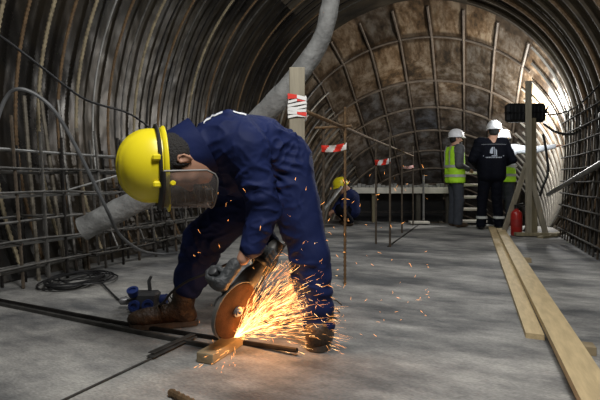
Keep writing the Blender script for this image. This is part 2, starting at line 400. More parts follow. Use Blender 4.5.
# ================================================================== THE SETTING
BY, BA, BR = 8.9, math.radians(29), 1.6
def path(s):
    if s <= BY: return V((TX, s, TZ)), 0.0
    a = min((s - BY) / BR, BA); c = V((TX, BY + BR * math.sin(a), TZ - BR * (1 - math.cos(a))))
    r = s - BY - BR * BA
    if r > 0: c = c + V((0, math.cos(a), -math.sin(a))) * r
    return c, a
def ring(s, ph, R=TR):
    c, a = path(s); return c + (V((1, 0, 0)) * math.cos(ph) + V((0, math.sin(a), math.cos(a))) * math.sin(ph)) * R
def D(x): return math.radians(x)
PHF = math.asin(TZ / TR)                       # where the lining meets the floor
def shell(name, p0, p1, s0, s1, m, np_=24, ds=.2, joints=False):
    b = MB(); ns = max(2, int((s1 - s0) / ds)); b.uv = []; vs = []; fs = []
    for i in range(ns + 1):
        s = s0 + (s1 - s0) * i / ns
        for k in range(np_ + 1):
            ph = p0 + (p1 - p0) * k / np_
            wob = .012 * noise.noise(V((s * 1.3, ph * 4, 2)))
            vs.append(ring(s, ph, TR + wob)); b.uv.append((ph * TR, s))
    for i in range(ns):
        for k in range(np_): a = i * (np_ + 1) + k; fs.append((a, a + 1, a + np_ + 2, a + np_ + 1))
    b.add(vs, fs)
    if joints:
        pw, ph_ = .67, 1.05
        for j in range(8, 48):
            s = j * ph_
            if s < s0 + .2 or s > s1: continue
            pts = [ring(s, D(38) + D(108) * k / 40, TR - .012) for k in range(41)]; n0 = len(b.v); b.tube(pts, .030, 6, 1); b.uv += [(0, 0)] * (len(b.v) - n0)
        for j in range(0, 13):
            ph = j * pw / TR
            if ph < D(38) or ph > D(146): continue
            pts = [ring(s0 + .1 + (s1 - s0 - .2) * k / 30, ph, TR - .012) for k in range(31)]; n0 = len(b.v); b.tube(pts, .026, 6, 1); b.uv += [(0, 0)] * (len(b.v) - n0)
    return tag(b.build(name, m, None, True, base=(0, 0, 0), fixn=False), kind='structure')
LFT = PI + PHF
shell('wall_left', D(128), LFT, -3, BY, ['lining'], 26)
shell('ceiling', D(60), D(128), -3, BY, ['ceil'], 22)
shell('wall_right', -PHF, D(60), -3, BY, ['right'], 28)
shell('wall_back', D(-130), D(230), BY, BY + 15, ['panel', 'joint'], 90, joints=True)
def slab():
    b = MB(); x0, x1 = TX - TR * math.cos(PHF) - .1, TX + TR * math.cos(PHF) + .1
    nx, ny = 40, 90; vs = []; fs = []
    for j in range(ny + 1):
        for i in range(nx + 1):
            x = x0 + (x1 - x0) * i / nx; y = -3 + (9.0 + 3) * j / ny; vs.append((x, y, .004 * noise.noise(V((x * 1.4, y * 1.4, 0)))))
    for j in range(ny):
        for i in range(nx): a = j * (nx + 1) + i; fs.append((a, a + 1, a + nx + 2, a + nx + 1))
    b.add(vs, fs); b.box(((x0 + x1) / 2, 3, -.16), x1 - x0, 12, .3)
    return tag(b.build('floor', 'floor', base=(0, 0, 0), smooth='all', fixn=False), kind='structure')
slab()
b = MB(); b.lathe([(TR + .05, 0), (TR + .05, .1)], (TX, -3.1, TZ), V((0, 1, 0)), 48); tag(b.build('wall_front', 'ceil'), kind='structure')

# ribs of the lining (fixed): right side and the inclined part
tn = [0]
def rib(s, p0, p1, w, m, R=TR - .03):
    tn[0] += 1; b = MB(); c, a = path(s)
    b.tube([ring(s, p0 + (p1 - p0) * k / 30, R) for k in range(31)], w, 6)
    tag(b.build('trim_%d' % tn[0], m, None, True), kind='structure')
for i in range(14): rib(4.2 + .34 * i, -PHF + .02, D(74 - (i % 3) * 6), .030 + .006 * (i % 2), ['rib_brown', 'rib_brown', 'rust'][i % 3])
for i in range(17): rib(BY + .1 + .27 * i, D(-60), D(40 - 2.2 * (i % 3)), .026, 'rib_pale')
for i in range(22): rib(BY + .1 + .22 * i, D(141 - (i % 4)), D(232), .028, ['rib_pale', 'rib_brown', 'steel'][i % 3])

# ------------------------------------------------------------------ arched rebars standing along the left wall
def arch(m, r, p1, ridged, R):
    b = MB(); p0 = LFT - .03; n = 250 if ridged else 44; pts = []; rr = []
    for k in range(n + 1):
        ph = p0 + (p1 - p0) * k / n; pts.append(V((TX + R * math.cos(ph), 0, TZ + R * math.sin(ph)))); rr.append(r * ((1.25 if k % 2 else .8) if ridged else 1))
    b.tube(pts, rr, 7); return b.build('arched_rebar', m, None, True, base=(TX - 2.4, 0, 0))
ORDW = ['first', 'second', 'third', 'fourth', 'fifth', 'sixth', 'seventh', 'eighth', 'ninth', 'tenth', 'eleventh', 'twelfth', 'thirteenth', 'fourteenth', 'fifteenth', 'sixteenth', 'seventeenth', 'eighteenth', 'nineteenth', 'twentieth', 'twenty-first', 'twenty-second', 'twenty-third', 'twenty-fourth', 'twenty-fifth', 'twenty-sixth', 'twenty-seventh', 'twenty-eighth', 'twenty-ninth', 'thirtieth', 'thirty-first', 'thirty-second', 'thirty-third', 'thirty-fourth', 'thirty-fifth', 'thirty-sixth']
AP = [arch('tan', .0155, D(100), True, TR - .05), arch('rust', .014, D(112), True, TR - .06), arch('steel', .011, D(104), False, TR - .045), arch('steel_pale', .010, D(108), False, TR - .05), arch('steel_dark', .013, D(106), False, TR - .05)]
seq = [2, 0, 1, 0, 1, 0, 3, 1, 2, 0, 4, 1, 2, 4, 0, 4, 1, 2, 4, 4, 1, 4, 4, 1, 4, 2]
CNAME = ['tan ribbed', 'rusty brown ribbed', 'plain grey', 'pale grey', 'plain dark']
ay = 2.56; usedp = set()
for i, k in enumerate(seq):
    o = AP[k] if k not in usedp else AP[k].copy()
    if k in usedp: COL.objects.link(o)
    usedp.add(k); o.location = (o.location.x, ay, 0); ay += .205 + .05 * random.random()
    tag(o, '%s arched rebar on left lining, %s arch from left photo edge' % (CNAME[k], ORDW[i]), 'rebar', 'arched rebars along the left wall')

# ------------------------------------------------------------------ rebar cage at the foot of the left wall
cage = thing('rebar_cage', 'tied grid of grey rebars standing along the foot of the left wall', 'rebar cage', (-3.1, 5.0, 0))
def part_bar(name, a, b_, r, m, parent, ridged=False):
    b = MB(); b.bar(a, b_, r, 6, 0, ridged, .016); return b.build(name, m, parent, True)
rnd = random.Random(3)
y = 2.1; i = 0
while y < 8.7:
    x = -3.06 + .02 * rnd.uniform(-1, 1); lean = rnd.uniform(-.04, .04); h = rnd.uniform(1.0, 1.28) if y < 6 else rnd.uniform(.95, 1.1)
    part_bar('vertical_bar', (x, y, 0), (x - .10, y + lean, h), .0125 if y < 4.6 else .010, ['steel', 'steel_dark', 'rust_grey'][i % 3], cage, y < 4.6); y += rnd.uniform(.17, .25); i += 1
y = 2.15; i = 0
while y < 7:
    part_bar('vertical_bar', (-3.25, y, 0), (-3.36, y + rnd.uniform(-.05, .05), rnd.uniform(1.0, 1.25)), .012, ['steel_dark', 'steel', 'steel_dark'][i % 3], cage); y += rnd.uniform(.17, .24); i += 1
for k, z in enumerate((.14, .32, .50, .68, .86, 1.03)):
    for q, (x0, c) in enumerate(((-3.06, .10), (-3.24, .11))):
        pts = [(x0 - .1 * z + .02 * noise.noise(V((yy, z * 5, q))), yy, z + .018 * noise.noise(V((yy * 1.3, z * 9, q * 7)))) for yy in np.linspace(1.9, 8.8, 26)]
        b = MB(); b.tube(pts, .011, 6); b.build('horizontal_bar', 'steel_pale' if q == 0 and k % 2 else 'steel', cage, True)
        if q == 0 and k < 5 and k != 2:
            b = MB(); b.tube([(p[0] + .03, p[1], p[2] + .022 + .01 * math.sin(p[1] * 3)) for p in pts[:13]], .010, 6); b.build('horizontal_bar', 'steel', cage, True)
for k, yy in enumerate(np.linspace(2.3, 4.6, 14)):
    z = (.14, .32, .50, .68, .86)[k % 5]; part_bar('tie_bar', (-2.98, yy, z + .02), (-3.34, yy + .05, z + .03), .010, 'steel', cage)

# ribbed bars leaning in front of the cage
LB = [((24, 96), (39, 281), 'leftmost'), ((40, 92), (66, 275), 'second from the left'), ((58, 100), (77, 272), 'third from the left'), ((76, 128), (86, 272), 'rightmost and shortest')]
for (t, f_, w) in LB:
    p0 = fl(*f_); d0 = (HC) * FPX / (f_[1] - HOR); p1 = at(t[0], t[1], d0 + .12)
    b = MB(); b.bar(p0, p1, .0155, 7, 0, True, .013)
    tag(b.build('leaning_rebar', 'tan_dark' if w != 'third from the left' else 'steel', None, True), 'thick ribbed rebar leaning on the left cage, %s of the four' % w, 'rebar', 'ribbed rebars leaning on the cage')

# cables and thin rods on the left
def cable(name, pix, r, m, label, cat='cable', n=10, group=None):
    b = MB(); b.tube(spline([at(*p) for p in pix], n), r, 7); return tag(b.build(name, m, None, True), label, cat, group)
cable('hanging_cable', [(-30, 22, 2.9), (0, 36, 3.0), (40, 66, 3.2), (85, 99, 3.5), (128, 113, 3.9), (150, 128, 4.2)], .009, 'cable', 'thin black cable sagging across the upper left wall')
cable('looped_cable', [(-12, 165, 3.0), (-2, 118, 3.0), (8, 95, 3.0), (20, 89, 3.0), (38, 96, 3.05), (56, 113, 3.1), (75, 145, 3.2), (95, 185, 3.3), (108, 212, 3.42), (120, 235, 3.75), (140, 250, 4.1), (160, 254, 4.5), (178, 253, 4.5)], .0125, 'cable_grey', 'grey cable looping up and down in front of the left rebar cage')
b = MB(); b.bar(at(68, 190, 3.35), at(126, 173, 3.75), .008, 6); tag(b.build('tie_rod', 'steel_pale', None, True), 'thin pale rod slanting across the cage left of the yellow helmet', 'rod')

# ------------------------------------------------------------------ big flexible duct
b = MB(); pts = spline([at(82, 229, 3.62), at(112, 214, 3.66), at(150, 194, 3.72), at(205, 165, 3.85), at(250, 128, 3.93), at(279, 98, 3.9), at(301, 71, 3.85), at(317, 48, 3.8), at(326, 25, 3.75), at(331, 0, 3.75), at(334, -30, 3.75), at(336, -100, 3.85), at(334, -215, 3.95)], 14)
rr = []
for i, p in enumerate(pts):
    t = i / len(pts); rr.append(.092 - .020 * min(1, max(0, (t - .38) * 4)) + .004 * noise.noise(p * 5) + .003 * noise.noise(p * 14) )
vs0 = len(b.v); b.tube(pts, rr, 20)
for k in range(vs0, len(b.v)):
    p = b.v[k]; b.v[k] = p + V((noise.noise(p * 11), noise.noise(p * 11 + V((5, 1, 2))), noise.noise(p * 11 + V((1, 8, 3))))) * .006
tag(b.build('ventilation_duct', 'duct', None, True), 'thick dusty grey flexible duct curving down from the ceiling behind the stooping worker', 'duct')

# ------------------------------------------------------------------ wooden post with tape
d = 2.95
pb = V(at(297, 300, d)); pb.z = 0
b = MB(); tp = at(297, 68, d); b.beam(pb, V((pb.x, pb.y, tp.z)), .098, .05, CR, .004)
b.box(V((pb.x, pb.y, tp.z - .76)) + CR * .053 - CF * .02, .012, .02, .05, CR, CF)
tag(b.build('wooden_post', 'wood_grey'), 'weathered square wooden post behind the stooping worker, wrapped with tape near the top', 'post')
tapes = []
def tape_wrap():
    b = MB(); c = V((pb.x, pb.y, at(297, 107, d).z)); hw, ht = .056, .031
    rows = 9; per = [(-hw, -ht), (0, -ht - .006), (hw, -ht), (hw + .004, 0), (hw, ht), (0, ht + .004), (-hw, ht), (-hw - .004, 0)]
    for k in range(rows):
        z0 = -.075 + .016 * k; z1 = z0 + .0165
        vs = []; fs = []; mi = 0
        for i, (x, yy) in enumerate(per):
            for z in (z0, z1):
                q = c + CR * x * (1 + .02 * (k % 3)) + CF * yy * (1 + .08 * (k % 2)); vs.append(q + V((0, 0, z + .012 * math.sin(i * 1.3 + k))))
        n = len(per)
        for i in range(n):
            j = (i + 1) % n; b.add([vs[2 * i], vs[2 * j], vs[2 * j + 1], vs[2 * i + 1]], [(0, 1, 2, 3)], 0 if (k in (1, 2) and i in (1, 2)) or (k in (7, 8) and i in (0, 7)) or (k == 6 and i == 1) else 1)
    return b.build('barrier_tape', ['tape_red', 'tape_white'])
tag(tape_wrap(), 'crumpled red and white tape wrapped round the wooden post', 'tape')

# ------------------------------------------------------------------ rebar barrier with tapes
bar_d = lambda yb: HC * FPX / (yb - HOR)
POSTS = [(323.5, 109, 282, 2), (345, 107, 285, 1), (376, 131, 244, 2), (390, 132, 247, 2), (402, 148, 233, 2), (413, 146, 225.5, 2)]
bar = thing('rebar_barrier', 'barrier of thin rebar posts with a sloping top rail, right of the stooping worker', 'barrier', fl(376, 244))
PD = []
for (x, yt, yb, k) in POSTS:
    dd = bar_d(yb); PD.append(dd); b = MB(); base = fl(x, yb); b.bar(base, at(x, yt, dd), .011 if dd < 4 else .013, 7, 0, dd < 4, .016); b.build('post', ['x', 'rust', 'rust_grey'][k], bar, True)
rail = [at(300, 109, 3.0), at(345, 128, PD[1] + .02), at(376, 141, 5.6), at(413, 156, PD[5])]
b = MB(); b.tube(spline(rail, 6), .014, 7); b.build('top_rail', 'rust', bar, True)
b = MB(); b.bar(at(315, 128, 3.66), at(352, 126, 3.56), .010); b.build('cross_bar', 'rust', bar, True)
b = MB(); b.bar(fl(388, 247), fl(424, 221), .012); b.build('floor_bar', 'steel_dark', bar, True)
def strip(pa, pb_, w, n, label, sag=.01):
    b = MB(); N = 40; pa = V(pa); pb_ = V(pb_); tdir = (pb_ - pa).normalized(); nm = tdir.cross(CU)
    vs = []
    for i in range(N + 1):
        t = i / N; p = pa.lerp(pb_, t) - CU * sag * math.sin(PI * t)
        for z in (-.5, -.25, 0, .25, .5): vs.append(p + CU * w * z + nm * .004 * math.sin(9 * t + 4 * z))
    fs = [];
    L = (pb_ - pa).length
    for i in range(N):
        for k in range(4):
            a = i * 5 + k; x = (i + .5) / N * L; zz = (k - 1.5) * .25 * w
            b.add([vs[a], vs[a + 1], vs[a + 6], vs[a + 5]], [(0, 1, 2, 3)], 0 if ((x - .8 * zz + .3 * w) / (w * 1.25)) % 2 < 1 else 1)
    return tag(b.build('barrier_tape', ['tape_red', 'tape_white'], None, 'all', fixn=False), label, 'tape', 'tapes strung between the barrier posts')
def front(x, y, dd): return at(x, y, dd - .016)
strip(front(321.5, 148.5, PD[0]), front(346.5, 146, PD[1]), .052, 5, 'largest red and white striped tape, between the two nearest rebar posts')
strip(front(375, 162.5, PD[2]), front(390.5, 160.5, PD[3]), .066, 5, 'middle red and white striped tape on the rebar barrier')
strip(front(401, 167, PD[4]), front(413.5, 166.5, PD[5]), .048, 5, 'smallest red and white striped tape, on the two farthest rebar posts')

# ------------------------------------------------------------------ planks on the floor
def plank(corners_near, corners_far, z, t, name_label):
    b = MB(); a, c = [fl(x, y, z) for x, y in corners_near]; e, g = [fl(x, y, z) for x, y in corners_far]
    up = V((0, 0, t)); N = 1
    vs = [a, c, g, e]; b.add([p for p in vs] + [p - up for p in vs], [(0, 1, 2, 3), (7, 6, 5, 4), (0, 4, 5, 1), (1, 5, 6, 2), (2, 6, 7, 3), (3, 7, 4, 0)])
    o = b.build('plank', 'wood'); return tag(o, name_label, 'plank', 'planks on the floor')
plank([(525.7, 332.6), (544.7, 335)], [(488.5, 226.5), (495.5, 226.5)], .028, .028, 'shorter pale plank lying flat on the floor, left of the two')
plank([(601, 440), (648, 440)], [(496.5, 228), (504, 228)], .075, .032, 'longer pale plank raised off the floor, right of the two')
for k, (x, y) in enumerate([(575, 352), (522, 262)]):
    p = fl(x, y, 0); b = MB(); b.box(p + V((0, 0, .0215)), .16, .07, .043, bev=.003)
    tag(b.build('plank_support', 'wood_edge'), ['nearer', 'farther'][k] + ' small wooden block propping up the longer plank', 'block', 'blocks under the long plank')

# ------------------------------------------------------------------ steel bars on the floor
BLK = fl(222, 356)
p_end = at(297, 350.5, 2.12); p_cut = at(232, 341, 2.30); p_far = fl(-25, 295.5, .012)
b = MB(); b.tube([p_far, fl(120, 323, .014), p_cut, p_end], .0125, 8); o = b.build('steel_bar', 'steel_dark', None, True)
tag(o, 'long dark steel bar being cut, lying from the left edge onto the wooden block', 'steel bar')
b = MB(); b.beam(fl(-30, 298, .010), fl(212, 347, .010), .022, .018, CU, .002)
tag(b.build('steel_strip', 'steel_mid'), 'dark flat steel strip lying just in front of the long bar', 'steel bar')
b = MB(); b.beam(fl(150, 357, .012), fl(194, 336, .012), .045, .004, V((0, 0, 1)).cross(fl(150, 357) - fl(194, 336)), .001); b.beam(fl(151, 353, .02), fl(193, 334, .02), .004, .035, None, .001)
tag(b.build('steel_angle', 'steel_mid'), 'short dark steel angle lying left of the cutting disc', 'steel angle')
b = MB(); b.bar(fl(55, 404, .006), fl(188, 341, .006), .005); tag(b.build('thin_rod', 'steel_mid', None, True), 'thin dark rod lying on the floor in the lower left corner', 'rod')
b = MB(); b.bar(fl(170, 392, .014), fl(196, 405, .014), .014, 8, 0, True); tag(b.build('rebar_offcut', 'rust', None, True), 'short rusty rebar offcut at the bottom edge of the photo', 'rebar')
b = MB(); b.bar(fl(249, 301, .013), fl(290, 237, .013), .012, 8); tag(b.build('steel_bar', 'steel_dark', None, True), 'thin dark bar lying on the floor behind the grinder, between the stooping worker\'s feet', 'steel bar')
# wooden block under the bar
wa = fl(206, 363); wb = fl(236, 344); dx = (wb - wa); dx.z = 0; L = dx.length
b = MB(); b.box((wa + wb) / 2 + V((0, 0, .024)), L * 1.1, .085, .046, dx.normalized(), CU.cross(dx.normalized()), CU, .004)
tag(b.build('wood_block', 'wood_edge'), 'wooden block on the floor under the cutting disc', 'block')

# ------------------------------------------------------------------ cable coil and socket block
cc = fl(78, 283); b = MB(); pts = []; rc = random.Random(5)
for i in range(260):
    a = i / 260 * 2 * PI * 8.3; R = .155 + .045 * math.sin(i * .11) + .03 * math.sin(i * .37)
    pts.append(cc + CR * (R * 1.15 * math.cos(a) + .03 * math.sin(a * .31)) + CF * (R * 1.5 * math.sin(a) + .05 * math.cos(a * .23)) + V((0, 0, .012 + .05 * abs(math.sin(i * .071)) * (.4 + .6 * i / 260))))
pts += spline([pts[-1], fl(118, 299, .012), fl(126, 297, .02)], 8)[1:]
b.tube(pts, .0065, 6); tag(b.build('cable_coil', 'cable', None, True), 'loose coil of black cable lying on the floor below the cage', 'cable')
sd = fl(146, 309)
sb = thing('socket_block', 'black and blue portable power socket block beside the brown boot', 'socket block', sd)
b = MB(); b.box(sd + V((0, 0, .06)), .16, .11, .10, CR, CF, CU, .015); b.build('body', 'tool_grey', sb)
b = MB(); b.tube([sd + CR * .02 + CF * .02 + V((0, 0, .1)), sd + CR * .012 + CF * .02 + V((0, 0, .17)), sd + CR * .026 + CF * .02 + V((0, 0, .2))], [.012, .011, .009], 8); b.build('handle', 'tool_grey', sb, True)
for (ox, oz, ax) in ((-.045, .04, -CF), (.03, .045, (-CF + CR * .2)), (-.06, .10, (CU - CF * .5)), (.09, .06, CR)):
    o_ = sd + CR * ox - CF * (.05 if ax != CR else 0) + V((0, 0, oz)); ax = V(ax).normalized()
    b = MB(); b.lathe([(.029, 0), (.031, .01), (.031, .03), (.035, .032), (.035, .04), (.02, .041), (.02, .03)], o_, ax, 16); so = b.build('socket', 'blue_plastic', sb, True)
b = MB(); b.lathe([(.013, 0), (.024, .01), (.024, .05), (.02, .055), (.02, .085), (.012, .09)], sd - CR * .165 + V((0, 0, .05)), CR, 14); b.build('plug', 'gear', sb, True)
# ================================================================== PEOPLE
def head_prims(c, U, F, L, s=1.0, beard=False):
    c = V(c); P = lambda f, l, u: c + (F * f + L * l + U * u) * s
    pr = [ell(P(-.012, 0, .022), F, L, U, .096 * s, .077 * s, .100 * s, .02),
          ell(P(.022, 0, -.055), F, L, U, .068 * s, .060 * s, .068 * s, .035 * s),
          ell(P(.062, 0, -.098), F, L, U, .026 * s, .028 * s, .022 * s, .03 * s),                       # chin
          cone(P(.082, 0, .012), P(.108, 0, -.030), .010 * s, .0145 * s, .016 * s),                     # nose
          cone(P(.066, .045, .030), P(.066, -.045, .030), .020 * s, .020 * s, .025 * s),                # brow
          cone(P(.080, .02, -.066), P(.080, -.02, -.066), .009 * s, .009 * s, .012 * s),                # lips
          ell(P(.062, .042, -.022), F, L, U, .022 * s, .022 * s, .022 * s, .025 * s), ell(P(.062, -.042, -.022), F, L, U, .022 * s, .022 * s, .022 * s, .025 * s),
          ell(P(.070, .032, .006), F, L, U, .012 * s, .013 * s, .011 * s, .006 * s), ell(P(.070, -.032, .006), F, L, U, .012 * s, .013 * s, .011 * s, .006 * s)]
    for q in (1, -1):                                                                                    # ears: rim, lobe, bowl
        rim = [(-.002, .084, -.004), (.004, .086, .018), (-.006, .090, .031), (-.022, .092, .026), (-.026, .092, .004), (-.016, .089, -.018), (-.006, .085, -.028)]
        for a, b_ in zip(rim, rim[1:]): pr.append(cone(P(a[0], q * a[1], a[2]), P(b_[0], q * b_[1], b_[2]), .0048 * s, .0048 * s, .004))
        pr.append(ell(P(-.010, q * .079, .002), F, L, U, .018 * s, .008 * s, .028 * s, .006))
    return pr
def hand_prims(w, palm, K, N, S, s=1.0, curl=None, thumb=1, base=.0):
    """w wrist, K unit towards the knuckles, N out of the back of the hand, S sideways towards the thumb"""
    w = V(w); pr = [ell(w + K * .045 * s, K, N, S, .056 * s, .018 * s, .044 * s, .02), cone(w - K * .02 * s, w + K * .03 * s, .027 * s, .026 * s, .02)]
    ln = [.072, .080, .074, .058]; cu = curl or [.5, .55, .6, .65]
    for i in range(4):
        o = w + K * .088 * s + S * (.030 - .020 * i) * s; a = .15; p = o
        for j, f_ in enumerate((.45, .32, .23)):
            d = K * math.cos(a) - N * math.sin(a); q = p + d * ln[i] * f_ * s; pr.append(cone(p, q, (.0098 - .001 * j) * s, (.0092 - .001 * j) * s, .006)); p = q; a += cu[i]
    o = w + K * .025 * s + S * .034 * s; d = (K * .65 + S * .7 - N * .25).normalized(); q = o + d * .042 * s; d2 = (K * .9 + S * .25 - N * .4).normalized()
    pr += [cone(o, q, .013 * s, .011 * s, .01), cone(q, q + d2 * .034 * s, .011 * s, .008 * s, .006)]
    return pr
def helmet(parent, c, U, F, L, m, rf=.150, rl=.122, ru=.155, s=1.0, name='helmet', ridges=3):
    """hard hat: domed shell with raised ridges, rim and peak"""
    b = MB(); c = V(c); nu, nv = 48, 18; vs = []; fs = []
    for j in range(nv + 1):
        th = PI / 2 * j / nv
        for i in range(nu):
            a = 2 * PI * i / nu; rad = math.cos(th) ** .85; f, l, u = math.cos(a) * rf * rad, math.sin(a) * rl * rad, math.sin(th) ** .95 * ru
            rg = 0
            for k in range(ridges):
                l0 = (k - (ridges - 1) / 2) * .036
                rg = max(rg, math.exp(-((l - l0) / .0075) ** 2))
            vs.append(c + (F * f + L * l + U * u) * s * (1 + .05 * rg * min(1, j / 5)))
    for j in range(nv):
        for i in range(nu): i2 = (i + 1) % nu; fs.append((j * nu + i, j * nu + i2, (j + 1) * nu + i2, (j + 1) * nu + i))
    b.add(vs, fs)
    vs = []; fs = []                                                                                    # rim and peak
    prof = [(1.0, 0.0), (1.02, -.010), (1.05, -.016), (1.05, -.021), (1.0, -.020), (.96, -.004)]
    for i in range(nu):
        a = 2 * PI * i / nu; pk = max(0, math.cos(a)) ** 2.2; ext = .034 * pk + .004 * max(0, -math.cos(a))
        for (k, u) in prof:
            e = ext * (k - .96) / .09 if k > .96 else 0
            vs.append(c + (F * (math.cos(a) * (rf * k + e)) + L * math.sin(a) * rl * k + U * (u - .012 * pk * (k > 1.01))) * s)
    n = len(prof)
    for i in range(nu):
        i2 = (i + 1) % nu
        for k in range(n): k2 = (k + 1) % n; fs.append((i * n + k, i2 * n + k, i2 * n + k2, i * n + k2))
    b.add(vs, fs); return b.build(name, m, parent, 'all')

# ------------------------------------------------------------------ the stooping worker with the grinder
wk = thing('person', 'person in navy coverall and yellow helmet with face shield, stooping over a sparking grinder', 'person', fl(262, 333))
pel = at(277, 161, 2.37); spn = at(253, 147, 2.30); chs = at(224, 145, 2.20); nk = at(200, 147, 2.08)
shL = at(246, 149, 2.06); shR = at(216, 160, 2.42); lat = (shL - shR).normalized()
elL = at(265, 207, 2.06); wrL = at(243, 259, 2.03); elR = at(244, 210, 2.50); wrR = at(272, 246, 2.42)
hipL = at(289, 175, 2.28); knL = at(310, 255, 2.23); anL = at(321, 322, 2.24)
hipR = at(271, 180, 2.48); knR = at(204, 240, 2.53); anR = at(184, 300, 2.56)
Uh = (-CR * .90 - CU * .04 - CF * .40).normalized(); Fh = (-CU - Uh * (-CU).dot(Uh)).normalized(); Lh = Uh.cross(Fh)
hb = at(159.5, 165.5, 1.97); HS = 1.06; hc = hb - Uh * .092 + Fh * -.012
sp = [(1, .09), (-1, .09)]
torso = []
for s_, w in sp:
    torso += [cone(pel + lat * .075 * s_, spn + lat * .07 * s_, .140, .128, .05), cone(spn + lat * .07 * s_, chs + lat * .085 * s_, .128, .135, .05), cone(chs + lat * .08 * s_, nk + lat * .03 * s_, .128, .075, .05)]
up_back = CU
cov = torso + [ell(pel + CU * .0 + CR * .01, CR, CU, CF, .13, .13, .17, .05), ell(at(238, 166, 2.30), CR, CU, CF, .17, .15, .15, .06),
     cone(hipL, knL, .125, .092, .05), cone(knL, at(318, 322, 2.24), .094, .080, .03), cone(hipR, knR, .13, .112, .05), cone(knR, at(189, 282, 2.56), .110, .092, .03),
     cone(shL, elL, .098, .068, .035), cone(elL, at(251, 248, 2.035), .068, .056, .02), cone(chs + lat * .1, shL, .11, .095, .04),
     cone(shR, elR, .098, .068, .035), cone(elR, at(270, 244, 2.42), .068, .052, .02)]
bd = head_prims(hc, Uh, Fh, Lh, HS) + [cone(hc - Uh * .05 - Fh * .02, nk, .062, .066, .03), cone(nk, spn, .07, .10, .04), cone(spn, pel, .10, .11, .04), cone(nk, shL, .05, .06, .03), cone(nk, shR, .05, .06, .03),
     cone(shL, elL, .055, .042, .02), cone(elL, wrL, .040, .028, .02), cone(shR, elR, .055, .042, .02), cone(elR, wrR, .040, .028, .02),
     cone(hipL, knL, .085, .058, .03), cone(knL, anL, .055, .038, .02), cone(hipR, knR, .085, .058, .03), cone(knR, anR, .055, .038, .02)]
soft('body', bd, .006, 'skin', wk, 2)
waistN = (pel - spn).normalized(); wst = spn.lerp(pel, .72)
f0 = folds(.013, 8.0, 1.7)
def cov_disp(p, n):
    q = f0(p, n)
    d = (p - wst).dot(waistN)
    if abs(d) < .06 and p.z > .72 and (p - wst).length < .32:                                            # gathered waistband
        g = 1 - abs(d) / .06
        a = math.atan2((p - wst).dot(CU), (p - wst).dot(lat)); q = q - .005 * g + .005 * g * math.sin(a * 34 + d * 30)
    if p.z < .75: q += .005 * math.sin(p.z * 46 + 9 * noise.noise(p * 5)) * (1 if p.z < .40 else .15)       # stacked folds down the legs
    return q
cvo, (cv, cq) = soft('coverall', cov, .0065, 'navy', wk, 2, cov_disp)
def strip_on(vs, q, pix, wid, name, m, parent, off=.004):
    """printed patch that follows a cloth surface: rows of points dropped on it"""
    bv = BVHTree.FromPolygons([V(x) for x in vs], [tuple(f) for f in q]); b = MB()
    for row in pix:
        pts = []
        for (x, y) in row:
            h = bv.ray_cast(CAM, (at(x, y, 1) - CAM).normalized())
            if h[0] is None: continue
            pts.append((h[0], h[1] if h[1].dot(CF) < 0 else -h[1]))
        if len(pts) < 2: continue
        vv = []; ff = []
        for i, (p, nn) in enumerate(pts):
            t = (pts[min(i + 1, len(pts) - 1)][0] - pts[max(0, i - 1)][0]).normalized(); sd_ = t.cross(nn).normalized()
            vv += [p + nn * off - sd_ * wid / 2, p + nn * off + sd_ * wid / 2]
        for i in range(len(pts) - 1): ff.append((2 * i, 2 * i + 1, 2 * i + 3, 2 * i + 2))
        b.add(vv, ff)
    return b.build(name, m, parent) if b.v else None
# lettering across the back: seen almost edge-on, ray positions come from above the back
def back_print():
    """white lettering across the shoulders, seen almost edge-on just under the outline of the back"""
    bv = BVHTree.FromPolygons([V(x) for x in cv], [tuple(f) for f in cq]); b = MB()
    def top(x):
        y = 95.0
        while y < 140:
            if bv.ray_cast(CAM, (at(x, y, 1) - CAM).normalized())[0] is not None: return y
            y += .25
        return y
    for word in (((204, 211, 1.6, 3.6), (211, 217, 1.0, 2.8), (217, 223, .8, 2.6)), ((233, 239, .7, 2.0), (239, 246, .7, 2.3))):
        b = MB(); vv = []
        for (x0, x1, a, c) in word:
            for i in range(6):
                x = x0 + (x1 - x0) * i / 5; t = top(x)
                for y in (t + a, t + c):
                    h = bv.ray_cast(CAM, (at(x, y, 1) - CAM).normalized()); nn = h[1] if h[1].dot(h[0] - CAM) < 0 else -h[1]; vv.append(h[0] + nn * .003)
        b.add(vv, [(2 * i, 2 * i + 1, 2 * i + 3, 2 * i + 2) for i in range(len(vv) // 2 - 1)]); b.build('back_print', 'back_white', cvo, fixn=False)
back_print()
# collar: stiff band round the neck
def collar():
    b = MB(); ax = (-CR * .83 - CU * .50 - CF * .25).normalized(); c = at(189, 152.5, 2.06); u = (CU - ax * CU.dot(ax)).normalized(); w = ax.cross(u); vs = []; fs = []; n = 40
    prof = [(.125, -.07), (.122, -.03), (.118, .01), (.112, .036), (.105, .036), (.106, .005), (.104, -.06)]
    for i in range(n):
        a = 2 * PI * i / n
        for (r, z) in prof:
            k = 1 + .04 * noise.noise(V((math.cos(a) * 2, math.sin(a) * 2, z * 20)))
            z2 = z + (.022 * math.cos(a) if z > 0 else 0); vs.append(c + ax * z2 + (u * math.cos(a) * 1.08 + w * math.sin(a) * 1.0) * r * k)
    m = len(prof)
    for i in range(n):
        for k in range(m - 1): fs.append((i * m + k, ((i + 1) % n) * m + k, ((i + 1) % n) * m + k + 1, i * m + k + 1))
    b.add(vs, fs); return b.build('collar', 'navy', cvo, 'all')
collar()
